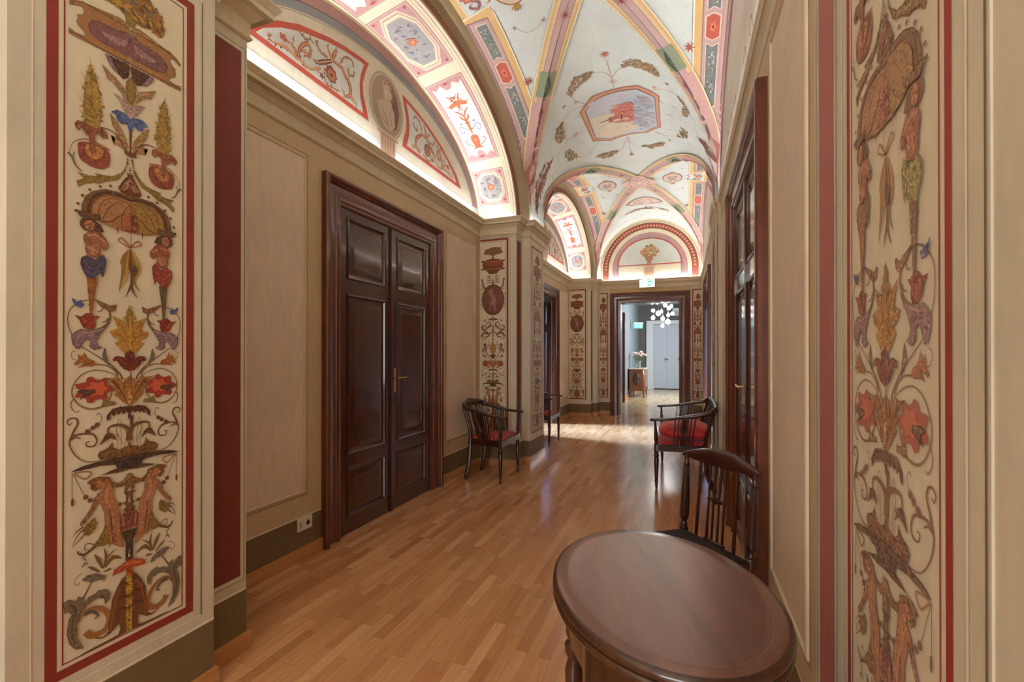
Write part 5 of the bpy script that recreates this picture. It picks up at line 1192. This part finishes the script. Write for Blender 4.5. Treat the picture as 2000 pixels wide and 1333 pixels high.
# second door on the left stands open into a side room
e = empty('door_2'); tag(e, kind='structure'); casing(e, mXL, *DOOR_L[1], DZ, .18, .055)
yj = DOOR_L[1][1] - CW
leaf(e, lambda p, q, h: (XL - .075 - p, yj - .012 - h, q), .0, .60, 2.27, h=-.004)
# doorway in the end wall
e = empty('door_3'); tag(e, kind='structure'); casing(e, mEND, EX0, EX1, EZ, .215, .30)

# side room seen through the open door
c = Canvas(lambda u, v, h: (u, v, 0)); 
def room(name, x0, x1, y0, y1, h, mat, floor_mat, skip):
    t = .06
    parts = {'floor': (x0, x1, y0, y1, -t, -.001), 'ceiling': (x0, x1, y0, y1, h, h + t), 'west': (x0 - t, x0, y0, y1, 0, h), 'east': (x1, x1 + t, y0, y1, 0, h), 'south': (x0, x1, y0 - t, y0, 0, h), 'north': (x0, x1, y1, y1 + t, 0, h)}
    for k, bx in parts.items():
        if k in skip: continue
        nm = ('floor' if k == 'floor' else 'ceiling' if k == 'ceiling' else 'wall_' + k) + '_' + name
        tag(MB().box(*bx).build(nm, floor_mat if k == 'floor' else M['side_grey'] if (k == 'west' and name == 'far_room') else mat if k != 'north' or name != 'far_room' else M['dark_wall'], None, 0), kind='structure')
room('side_room', -5.2, XL - .065, 6.5, 9.5, 2.95, M['side_wall'], M['floor'], ('east',))
for nm, bx in (('wall_partition', (XL - .065, XL - .055, 6.5, 7.26, 0, 2.95)), ('wall_partition', (XL - .065, XL - .055, 8.51, 9.5, 0, 2.95)), ('wall_partition', (XL - .065, XL - .055, 7.26, 8.51, DZ - CW, 2.95))):
    tag(MB().box(*bx).build(nm, M['side_wall'], None, 0), kind='structure')
tag(MB().box(XL - .07, XL, 7.26, 8.51, -.05, -.0005).build('floor_threshold', M['floor'], None, 0), kind='structure')

# far room
FX0, FX1, FY0, FY1, FH = -1.60, 2.4, 10.5, 18.2, 3.12
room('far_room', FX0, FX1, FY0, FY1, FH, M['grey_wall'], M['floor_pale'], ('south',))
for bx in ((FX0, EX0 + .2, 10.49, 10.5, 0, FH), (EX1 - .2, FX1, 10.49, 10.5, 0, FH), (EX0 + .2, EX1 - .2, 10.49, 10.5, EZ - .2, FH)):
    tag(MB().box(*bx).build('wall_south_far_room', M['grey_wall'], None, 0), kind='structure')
tag(MB().box(FX0, FX0 + .012, 10.5, FY1, 0, .08).build('baseboard_far_room', M['oak_skirting'], None, 0), kind='structure')
tag(MB().box(-1.60, -1.50, 12.85, 12.95, 0, 2.42, .006).build('trim_3', M['mahogany_trim'], None, 0), kind='structure')
e = empty('door_6'); tag(e, kind='structure')
mFAR = lambda p, q, h: (p, FY1 - h, q)
mb = MB(); mbox(mb, mFAR, -1.33, -1.07, 0, 2.54, 0, .05); mbox(mb, mFAR, -.12, .14, 0, 2.54, 0, .05); mbox(mb, mFAR, -1.33, .14, 2.40, 2.54, 0, .055); mb.build('door_frame', M['white_paint'], e, 0)
for a, b in ((-1.06, -.60), (-.595, -.13)):
    mb = MB(); mbox(mb, mFAR, a, b, .03, 2.385, .004, .03); o = mb.build('door_leaf', M['door_grey'], e, 0)
    mb = MB(); q = b - .05 if a < -.8 else b - .06; mb.tube([mFAR(q, 1.12, .03), mFAR(q, 1.12, .08)], .03, 12); mb.tube([mFAR(q, 1.12, .08), mFAR(q + .1, 1.10, .08)], .012, 8); mb.tube([mFAR(q, 1.02, .03), mFAR(q, 1.02, .05)], .025, 12); mb.build('door_handle', M['steel'], o)
mb = MB(); mbox(mb, mFAR, -1.07, -.12, .0, .03, .0, .03); mb.build('threshold', M['dark'], e, 0)
t = empty('air_vent', (-.30, FY1, 2.70)); tag(t, 'white air unit high on the dark far wall right of the hanging globe lamp', 'air unit')
MB().box(-.10, .14, -.16, 0, 0, .28, .01).build('casing', M['white_paint'], t, 20)
mb = MB()
for k in range(4): mb.box(-.08, .12, -.165, -.158, .04 + k * .03, .05 + k * .03)
mb.build('grille', M['dark'], t, 0)

# ---------------------------------------------------------------- socket, signs
t = empty('wall_socket', (XL, 2.35, .223)); tag(t, 'white double wall socket low on the left wall before the first door', 'socket')
MB().box(0, .009, -.062, .062, -.041, .041, .003).build('cover_plate', M['plastic'], t, 20)
mb = MB()
for k in (-.012, 0, .012): mb.lathe((.0085, -.03, k), (.0095, -.03, k), [(0, .0035), (1, .0035)], 8)
mb.box(.0085, .0098, -.042, -.038, -.018, .018); mb.build('pin_holes', M['dark'], t, 0)
mb = MB(); mb.lathe((.009, .022, 0), (.0112, .022, 0), [(0, .021), (1, .019)], 20); mb.build('socket_ring', M['plastic'], t, 20)
mb = MB(); mb.lathe((.0105, .022, 0), (.0118, .022, 0), [(0, .016), (1, .015)], 20); mb.box(.0095, .0125, .018, .026, .012, .02); mb.build('socket_well', M['dark'], t, 20)

def runner(cv, x, z, k, col, ly=3):
    g = lambda a, b: (x + a * k, z + b * k)
    cv.disc(g(.10, .92), .10 * k, .10 * k, col, ly, 12)
    for q, w in (([(.05, .78), (-.06, .42)], .20), ([(-.06, .42), (.14, .24), (.10, 0)], .13), ([(-.06, .42), (-.22, .20), (-.48, .16)], .13), ([(.05, .74), (.28, .56), (.42, .66)], .09), ([(.02, .74), (-.22, .66), (-.28, .46)], .09)): cv.stroke([g(*p) for p in q], w * k, w * k, col, ly, 4)
t = empty('exit_sign', (-.72, 10.04, 2.675)); tag(t, 'glowing white and green exit sign above the far mahogany doorway', 'exit sign')
MB().box(-.155, .155, -.02, .02, 0, .165, .006).build('housing', M['plastic'], t, 20)
MB().box(-.145, .145, -.024, -.02, .010, .155).build('light_panel', M['sign_white'], t, 0)
MB().box(-.02, .02, .02, .15, .12, .15).build('bracket', M['plastic'], t, 0)
cv = Canvas(lambda u, v, h: (u, -.0245 - h, v), None, .0004)
GS = S(40, 150, 110); WH = S(230, 250, 240); MB().box(.005, .135, -.0252, -.0246, .03, .135).build('green_field', M['green_lit'], t, 0)
cv = Canvas(lambda u, v, h: (u, -.0256 - h, v), None, .0004); runner(cv, .10, .045, .075, WH, 1); mk('running_figure', cv.v, cv.fc, M['sign_white'], t, 0)
cv = Canvas(lambda u, v, h: (u, -.0256 - h, v), None, .0004); cv.poly([(.018, .085), (.042, .107), (.042, .092), (.065, .092), (.065, .078), (.042, .078), (.042, .063)], WH, 1); mk('arrow', cv.v, cv.fc, M['sign_white'], t, 0)
t = empty('exit_sign', (-1.36, 15.2, 2.26), radians(32)); tag(t, 'small green exit sign on the grey left wall of the far room', 'exit sign')
MB().box(-.16, .16, -.02, .02, 0, .03).build('housing', M['steel'], t, 0)
MB().box(-.15, .15, -.006, .006, -.15, 0).build('light_panel', M['green_sign'], t, 0)
cv = Canvas(lambda u, v, h: (u, -.0065 - h, v), None, .0005); runner(cv, .07, -.125, .10, S(236, 250, 244), 1); cv.build('running_figure', t)
cv = Canvas(lambda u, v, h: (u, -.0065 - h, v), None, .0005); cv.poly([(-.09, -.075), (-.055, -.045), (-.055, -.068), (-.02, -.068), (-.02, -.082), (-.055, -.082), (-.055, -.105)], S(236, 250, 244), 1); cv.build('arrow', t)
MB().tube([(-.24, 0, .02), (.0, 0, .02)], .008, 6).build('bracket', M['steel'], t)

# ---------------------------------------------------------------- seating
def legprof(): return [(0, .008), (.03, .012), (.14, .015), (.16, .012), (.18, .019), (.21, .019), (.23, .013), (.26, .016), (.80, .023), (.83, .016), (.86, .024), (.90, .024), (.92, .018), (1, .021)]
def armset(name, W, dp, seatmat, label, cat, settee=False):
    r = empty(name); tag(r, label, cat); w = M['chair_wood']
    hf = W / 2; hb = hf - .07 if not settee else hf - .05; yf, yb = dp / 2, -dp / 2 + .04
    zs = .425
    # frame of the seat
    mb = MB(); P_ = [(hf, yf), (-hf, yf), (-hb, yb), (hb, yb)]
    vv, ff = sweep(P_, [(0, zs - .062), (-.012, zs - .058), (-.012, zs), (0, zs + .004), (.03, zs + .004), (.03, zs - .062), (0, zs - .062)], lambda p, q, h: (p, q, h), True); mb.add(vv, ff); mb.build('seat_frame', w, r, 30)
    if not settee or True:
        rings = []
        for k, z in ((0, zs - .01), (0, zs + .012), (.02, zs + .026), (.08, zs + .036), (.16, zs + .040)):
            q = []
            for (ax, ay), (bx, by) in zip(P_, P_[1:] + P_[:1]):
                for t_ in (.06, .35, .65, .94): q.append((ax + (bx - ax) * t_, ay + (by - ay) * t_))
            rings.append([(x * (1 - k / hf) * .965, (y - (yf + yb) / 2) * (1 - min(.8, k / (dp / 2))) * .95 + (yf + yb) / 2, z) for x, y in q])
        MB().rings(rings).build('seat', M[seatmat], r, 50)
    arm = .655
    for s in (-1, 1):
        mb = MB(); mb.lathe((s * hf * .985, yf - .01, 0), (s * hf * .985, yf - .01, .365), legprof(), 12)
        mb.box(s * hf * .985 - .02, s * hf * .985 + .02, yf - .03, yf + .01, .362, .43, .004); mb.build('leg', w, r)
        mb = MB(); mb.lathe((s * hf * .985, yf - .01, .43), (s * (hf + .008), yf + .0, arm), [(0, .018), (.04, .020), (.08, .013), (.12, .015), (.16, .020), (.5, .016), (.86, .0095), (.9, .013), (.93, .009), (1, .013)], 12); mb.build('arm_post', w, r)
        mb = MB(); mb.tube(catmull([(s * hb, yb + .012, .43), (s * hb, yb + .005, .33), (s * (hb + .002), yb - .008, .16), (s * (hb + .006), yb - (.045 if not settee else .075), 0)], 4), [(.022, .020)] * 12 + [(.017, .016)], 8); mb.build('leg', w, r)
        mb = MB(); mb.tube(catmull([(s * hb, yb + .012, .40), (s * (hb + .003), yb + .0, .52), (s * (hb + .012), yb - .03, .64), (s * (hb + .022), yb - .062, .745)], 4), [.019] * 6 + [.016] * 7, 8); mb.build('back_post', w, r)
    R = []
    for s in (1, -1):
        h_ = [(s * (hf + .004), yf + .045, arm + .008), (s * (hf + .012), yf + .01, arm + .012), (s * (hf + .012), yf - .12, arm + .022), (s * (hf - .002), 0, arm + .042), (s * (hb + .052), yb - .005, arm + .082), (s * (hb + .012), yb - .062, arm + .108), (s * (hb - .08), yb - .088, arm + .118)]
        R.append(h_)
    path = R[0] + [(0, yb - .098, arm + .125)] + list(reversed(R[1])); q = catmull(path, 5); n = len(q) - 1; rad = []
    for i in range(n + 1):
        t_ = abs(2 * i / n - 1); rad.append((.025 if t_ > .45 else .020, .014 if t_ > .6 else .014 + (.6 - t_) / .6 * .028))
    rad[0] = rad[-1] = (.010, .006); rad[1] = rad[-2] = (.02, .009)
    MB().tube(q, rad, 12, (0, 0, 1)).build('arm_rail', w, r, 60)
    for s in (-1, 1):
        for t_, k in ((.34, 0), (.41, 0), (.47, 1), (.53, 2), (.59, 1), (.65, 0), (.72, 0)):
            b0 = Vector((s * (hf + (hb - hf) * t_), (yf - .01) + (yb - yf + .02) * t_, zs)); tp = Vector((s * (hf + .010 + (hb + .04 - hf) * t_), yf - .02 + (yb - yf - .02) * t_, arm + .008 + .07 * t_ * t_))
            mb = MB()
            if k < 2: mb.tube([b0, b0.lerp(tp, .5), tp], .0065, 6)
            else:
                d_ = (Vector((hb - hf, yb - yf, 0))).normalized(); d_.x *= s
                pr_ = [(0, .012), (.12, .016), (.3, .009), (.5, .014), (.66, .024), (.8, .018), (1, .022)]
                mb.rings([[tuple(b0.lerp(tp, a) + d_ * (sx * ww) + Vector((s * th, 0, 0))) for sx, th in ((-1, -.003), (1, -.003), (1, .003), (-1, .003))] for a, ww in pr_])
            mb.build('spindle' if k < 2 else 'splat', w, r)
    xs = [(-.72, 0), (-.5, 0), (-.14, 0), (0, 2), (.14, 0), (.5, 0), (.72, 0)] if not settee else [(-.88, 0), (-.78, 0), (-.55, 0), (-.5, 2), (-.45, 0), (-.2, 0), (-.1, 0), (0, 0), (.1, 0), (.2, 0), (.45, 0), (.5, 2), (.55, 0), (.78, 0), (.88, 0)]
    for x_, k in xs:
        b0 = Vector((x_ * hb, yb + .01, zs)); tp = Vector((x_ * (hb + .01), yb - .085, arm + .10)); mb = MB()
        if k == 0: mb.tube([b0, b0.lerp(tp, .5), tp], .0065, 6)
        else: mb.rings([[tuple(b0.lerp(tp, a) + Vector((sx * ww, th, 0))) for sx, th in ((-1, -.003), (1, -.003), (1, .003), (-1, .003))] for a, ww in [(0, .02), (.12, .026), (.3, .013), (.5, .02), (.66, .036), (.8, .028), (1, .034)]])
        mb.build('spindle' if k == 0 else 'splat', w, r)
    return r
ch = armset('armchair', .525, .42, 'damask', 'dark armchair with red patterned seat right of the closed left door, before the painted pier', 'chair')
ch.location = (-1.925, 4.62, 0); ch.rotation_euler = (0, 0, radians(-90)); ch['group'] = 'low back armchairs along the left wall'
c2 = copy_tree(ch); c2.location = (-1.985, 6.64, 0); c2['label'] = 'dark armchair half hidden behind the middle pier, beside the open door'; c2['group'] = ch['group']
st = armset('settee', 1.26, .50, 'velvet', 'two-seat dark wooden settee with low slatted back against the right wall, red cushion on it', 'settee', True)
st.location = (-.015, 5.36, 0); st.rotation_euler = (0, 0, radians(90))
# loose velvet cushion on the near end of the settee
rings = []
for k, z in ((.16, .0), (.05, .012), (.0, .055), (.005, .085), (.03, .12), (.08, .145), (.14, .158), (.19, .162)):
    ring = []
    for i in range(36):
        a = 2 * pi * i / 36; e_ = .55; x = abs(cos(a)) ** e_ * (1 if cos(a) >= 0 else -1); y = abs(sin(a)) ** e_ * (1 if sin(a) >= 0 else -1)
        ring.append(((.245 - k) * x * (1 + .03 * sin(5 * a)), (.31 - k * 1.15) * y * (1 + .02 * cos(7 * a)), z))
    rings.append(ring)
cu = MB().rings(rings).build('cushion', M['velvet'], None, 70); cu.location = (-.005, 5.06, .466); tag(cu, 'plump red velvet cushion lying on the near end of the settee', 'cushion')

def side_chair():
    r = empty('side_chair'); tag(r, 'dark side chair with arched crest rail standing behind the round table by the right wall', 'chair'); w = M['chair_wood']
    hw, dp, zs = .205, .38, .425
    mb = MB(); P_ = [(hw + .02, dp), (-hw - .02, dp), (-hw, 0), (hw, 0)]
    vv, ff = sweep(P_, [(0, zs - .055), (-.010, zs - .05), (-.010, zs), (0, zs + .004), (.03, zs + .004), (.03, zs - .055), (0, zs - .055)], lambda p, q, h: (p, q, h), True); mb.add(vv, ff); mb.build('seat_frame', w, r, 30)
    rings = [[((x) * (1 - k * 2.2) * .95, (y - dp / 2) * (1 - k * 2.2) * .94 + dp / 2, z) for x, y in ((hw + .015, dp), (0, dp + .01), (-hw - .015, dp), (-hw - .01, dp / 2), (-hw, 0), (0, 0), (hw, 0), (hw + .01, dp / 2))] for k, z in ((0, zs - .01), (0, zs + .008), (.03, zs + .018), (.12, zs + .024))]
    MB().rings(rings).build('seat', M['leather'], r, 50)
    for s in (-1, 1):
        mb = MB(); mb.lathe((s * hw, dp - .015, 0), (s * hw, dp - .015, .37), legprof(), 12); mb.box(s * hw - .018, s * hw + .018, dp - .033, dp + .003, .365, .43, .004); mb.build('leg', w, r)
        mb = MB(); mb.tube(catmull([(s * hw, .0, .40), (s * hw, -.002, .25), (s * (hw + .004), -.03, 0)], 4), .016, 8); mb.build('leg', w, r)
        b0, b1 = Vector((s * hw, .004, .40)), Vector((s * (hw + .002), -.022, .80))
        mb = MB(); mb.lathe(b0, b1, [(0, .019), (.06, .020), (.10, .022), (.12, .015), (.14, .019), (.16, .013), (.19, .013), (.22, .021), (.25, .022), (.60, .018), (.86, .0125), (.88, .016), (.90, .010), (.95, .010), (1, .014)], 16)
        for k in range(8):
            a = 2 * pi * k / 8; o1 = Vector((cos(a) * .0205, sin(a) * .0205, 0)); o2 = Vector((cos(a) * .0125, sin(a) * .0125, 0)); mb.tube([b0.lerp(b1, .26) + o1, b0.lerp(b1, .84) + o2], .0028, 5)
        mb.build('back_post', w, r)
    q = []
    for i in range(25):
        t_ = -1 + 2 * i / 24; b_ = (1 - t_ * t_); q.append((t_, b_))
    rings = []
    for t_, b_ in q:
        x = t_ * (hw + .028); y = -.024 - .020 * b_; zt = .806 + .052 * b_ ** 1.1 + .006 * (abs(t_) ** 8); zb = .792 - .012 * b_ + .0 * abs(t_); hh = zt - zb; tk = .012 + .012 * b_
        if abs(t_) > .97: hh *= .6; tk *= .7
        rings.append([(x, y + tk, zb), (x, y + tk * 1.1, zb + hh * .45), (x, y + tk * .5, zb + hh * .9), (x, y - tk * .1, zb + hh), (x, y - tk * .8, zb + hh * .85), (x, y - tk, zb + hh * .4), (x, y - tk * .8, zb)])
    MB().rings(rings).build('crest_rail', w, r, 60)
    for x_ in (-.115, .115): MB().tube([(x_, .004, zs), (x_ * .98, -.01, .61), (x_ * .96, -.026, .80)], .0075, 8).build('spindle', w, r)
    for x_ in (-.048, -.017, .017, .048): MB().tube([(x_, .004, zs), (x_ * .98, -.01, .61), (x_ * 1.02, -.028, .80)], [.0062, .0048, .0062], 8).build('spindle', w, r)
    mb = MB(); mb.lathe((-.058, -.012, .625), (.058, -.012, .625), [(0, .004), (.3, .009), (.5, .017), (.7, .009), (1, .004)], 8); mb.build('lozenge', w, r)
    mb = MB(); mb.box(-.062, .062, -.004, .012, .428, .446, .004); mb.build('splat_base', w, r)
    return r
r2 = side_chair(); r2.location = (.128, 2.335, 0)
r2.rotation_euler = (0, 0, atan2(-.64, -.767) - pi / 2)

# round table
tb = empty('oval_table', (-.058, 1.205, 0), .348); tag(tb, 'small dark oval table with worn glossy top in the foreground', 'table')
TA, TB = .2596, .3533
def oval(off, z, n=96): return [((TA - off) * cos(2 * pi * i / n), (TB - off) * sin(2 * pi * i / n), z) for i in range(n)]
MB().rings([oval(.010, .732), oval(.010, .7405), oval(.012, .7412), oval(.05, .7415), oval(.15, .7415), oval(.24, .7415)]).build('table_top', M['table_top'], tb, 30)
a_, b_ = oval(.038, .74165), oval(.0395, .74165); mk('inlay_line', a_ + b_, [(i, (i + 1) % 96, 96 + (i + 1) % 96, 96 + i) for i in range(96)], M['inlay'], tb, 0)
MB().rings([oval(.03, .7), oval(.008, .700), oval(.002, .704), oval(.0, .710), oval(.003, .716), oval(.008, .718), oval(.003, .722), oval(.0, .729), oval(.002, .737), oval(.010, .7415), oval(.0125, .7412), oval(.0125, .735)], cap=False).build('edge_moulding', M['table_wood'], tb, 50)
MB().rings([oval(.05, .600), oval(.042, .600), oval(.040, .61), oval(.040, .701), oval(.07, .701), oval(.07, .60)], cap=False).build('apron', M['table_wood'], tb, 40)
for sx, sy in ((-1, -1), (1, -1), (-1, 1), (1, 1)):
    x, y = sx * .188, sy * .165; mb = MB(); mb.box(x - .022, x + .022, y - .022, y + .022, .56, .700, .004)
    mb.lathe((x, y, .0), (x, y, .562), [(0, .010), (.03, .015), (.08, .013), (.12, .018), (.16, .012), (.3, .019), (.6, .023), (.74, .026), (.80, .017), (.83, .026), (.87, .026), (.89, .016), (.93, .024), (1, .022)], 16); mb.build('leg', M['table_wood'], tb)

# ---------------------------------------------------------------- commode, vase and flowers in the far room
cm = empty('commode', (-1.345, 15.02, 0)); tag(cm, 'curved marquetry commode with a pale marble top against the grey wall of the far room', 'commode')
def bomb(z): return .02 * sin(pi * min(1, max(0, (z - .2) / .64))) + .012
rings = []
for i in range(13):
    z = .20 + .64 * i / 12; b = bomb(z); hx, hy = .205 + b, .56 + b * 1.4; c_ = .03
    rings.append([(-.225, -hy + c_, z), (-.2, -hy, z), (hx - c_, -hy, z), (hx, -hy + c_, z), (hx, hy - c_, z), (hx - c_, hy, z), (-.2, hy, z), (-.225, hy - c_, z)])
MB().rings(rings).build('body', M['marquetry'], cm, 30)
MB().box(-.235, .25, -.60, .60, .84, .872, .006).build('marble_top', M['marble'], cm, 20)
mb = MB(); n = 28; rg = []
for k, yy in ((0, -.583), (0, -.592), (.012, -.594)): rg.append([(-.005 + (.115 - k) * cos(2 * pi * i / n), yy - .012, .555 + (.19 - k) * sin(2 * pi * i / n)) for i in range(n)])
mb.rings(rg); mb.build('side_medallion', M['medallion'], cm, 30)
for z0, z1 in ((.30, .54), (.57, .81)):
    d = MB().box(.222, .245, -.50, .50, z0, z1, .006).build('drawer', M['marquetry'], cm, 20)
    for y in (-.3, .3): MB().ball((.25, y, (z0 + z1) / 2), .016, 10, 6).build('knob', M['brass'], d)
for sx, sy in ((-1, -1), (1, -1), (-1, 1), (1, 1)):
    x, y = sx * .19 + (.01 if sx > 0 else 0), sy * .545
    MB().tube(catmull([(x, y, .30), (x + .012 * (sx > 0), y * 1.02, .2), (x, y, .1), (x + .018 * sx * (sx > 0), y * 1.03, .0)], 4), [.032] * 5 + [.022] * 5 + [.014] * 3, 8).build('leg', M['marquetry'], cm)
vz = empty('vase', (-1.33, 14.86, .872)); tag(vz, 'clear glass vase standing on the marble top of the commode', 'vase')
v_ = MB(); v_.rings([[(r_ * cos(2 * pi * j / 20), r_ * sin(2 * pi * j / 20), z) for j in range(20)] for z, r_ in ((0, .06), (.02, .075), (.12, .07), (.22, .085), (.22, .079), (.12, .064), (.02, .066), (.012, .04))]); v_.build('vase_body', M['glass'], vz, 50)
rf = random.Random(5)
def flower(tip, i, lab):
    e = empty('flower', (-1.33, 14.86, .90)); tag(e, lab, 'flower', ('pink' if i % 4 else 'white') + ' flowers in the glass vase')
    b = Vector((rf.uniform(-.02, .02), rf.uniform(-.02, .02), .0)); t = Vector(tip)
    MB().tube(catmull([tuple(b), tuple(b.lerp(t, .5) + Vector((0, 0, .03))), tuple(t)], 4), .004, 6).build('stem', M['leaf'], e)
    mb = MB()
    for k in range(6):
        a = k * pi / 3 + i; mb.ball((t.x + .022 * cos(a), t.y + .022 * sin(a), t.z + .012 + .004 * (k % 2)), .024, 8, 6, 1, 1, 1.3)
    mb.ball((t.x, t.y, t.z + .02), .02, 8, 6); mb.build('bloom', M['pink'] if i % 4 else M['white_paint'], e, 60)
    for k in range(5):
        mb = MB(); u = .45 + .11 * k; c_ = b.lerp(t, u) + Vector((0, 0, .03)); a = rf.uniform(0, 6.28); l = rf.uniform(.05, .09); d = Vector((cos(a), sin(a), rf.uniform(-.2, .5))).normalized(); s_ = d.cross(Vector((0, 0, 1))).normalized() * .018
        mb.add([tuple(c_), tuple(c_ + d * l * .5 + s_), tuple(c_ + d * l), tuple(c_ + d * l * .5 - s_), tuple(c_ + d * l * .5 - Vector((0, 0, .006)))], [(0, 1, 2, 3), (0, 4, 1), (1, 4, 2), (2, 4, 3), (3, 4, 0)])
        mb.build('leaf', M['leaf'], e, 0)
for i in range(14):
    a = i * 2.4; rr_ = .05 + .20 * sqrt((i + .5) / 14)
    flower((rr_ * cos(a) * .9, rr_ * sin(a) * .9, .34 + .16 * (1 - rr_ / .25) + rf.uniform(-.02, .03)), i, ('pink' if i % 4 else 'white') + ' long stemmed flower in the glass vase on the commode')

# hanging lamp of glass globes
GL = [(1045, 570, 1), (1150, 570, 1), (1325, 630, 1.1), (1405, 695, 1), (1455, 650, 1), (1060, 745, .95), (1175, 805, 1.35), (1240, 765, .9), (1060, 900, 1.1), (1270, 920, 1.1), (1390, 845, .95), (1480, 810, .95), (1380, 990, 1.35), (1262, 1075, .95)]
hl = empty('pendant_lamp', (-.50, 13.5, FH)); tag(hl, 'cluster of glowing glass globes hanging from the far room ceiling', 'lamp')
MB().lathe((0, 0, -.03), (0, 0, 0), [(0, .12), (1, .12)], 24).build('ceiling_plate', M['steel'], hl)
for i, (x, y, k) in enumerate(GL):
    Yg = 13.5 + .22 * sin(i * 2.1); X_, z_ = onY(1180 + x / 11.1, 540 + y / 11.1, Yg); p = (X_ + .50, Yg - 13.5, z_ - FH)
    g_ = MB().ball(p, .050 * k, 16, 10).build('globe', M['globe'], hl, 80)
    mb = MB(); mb.tube([(p[0] * .25, p[1] * .25, -.02), (p[0], p[1], p[2] + .06 * k)], .004, 6); mb.lathe((p[0], p[1], p[2] + .05 * k), (p[0], p[1], p[2] + .05 * k + .05), [(0, .026), (1, .012)], 10); mb.build('rod', M['steel'], hl)
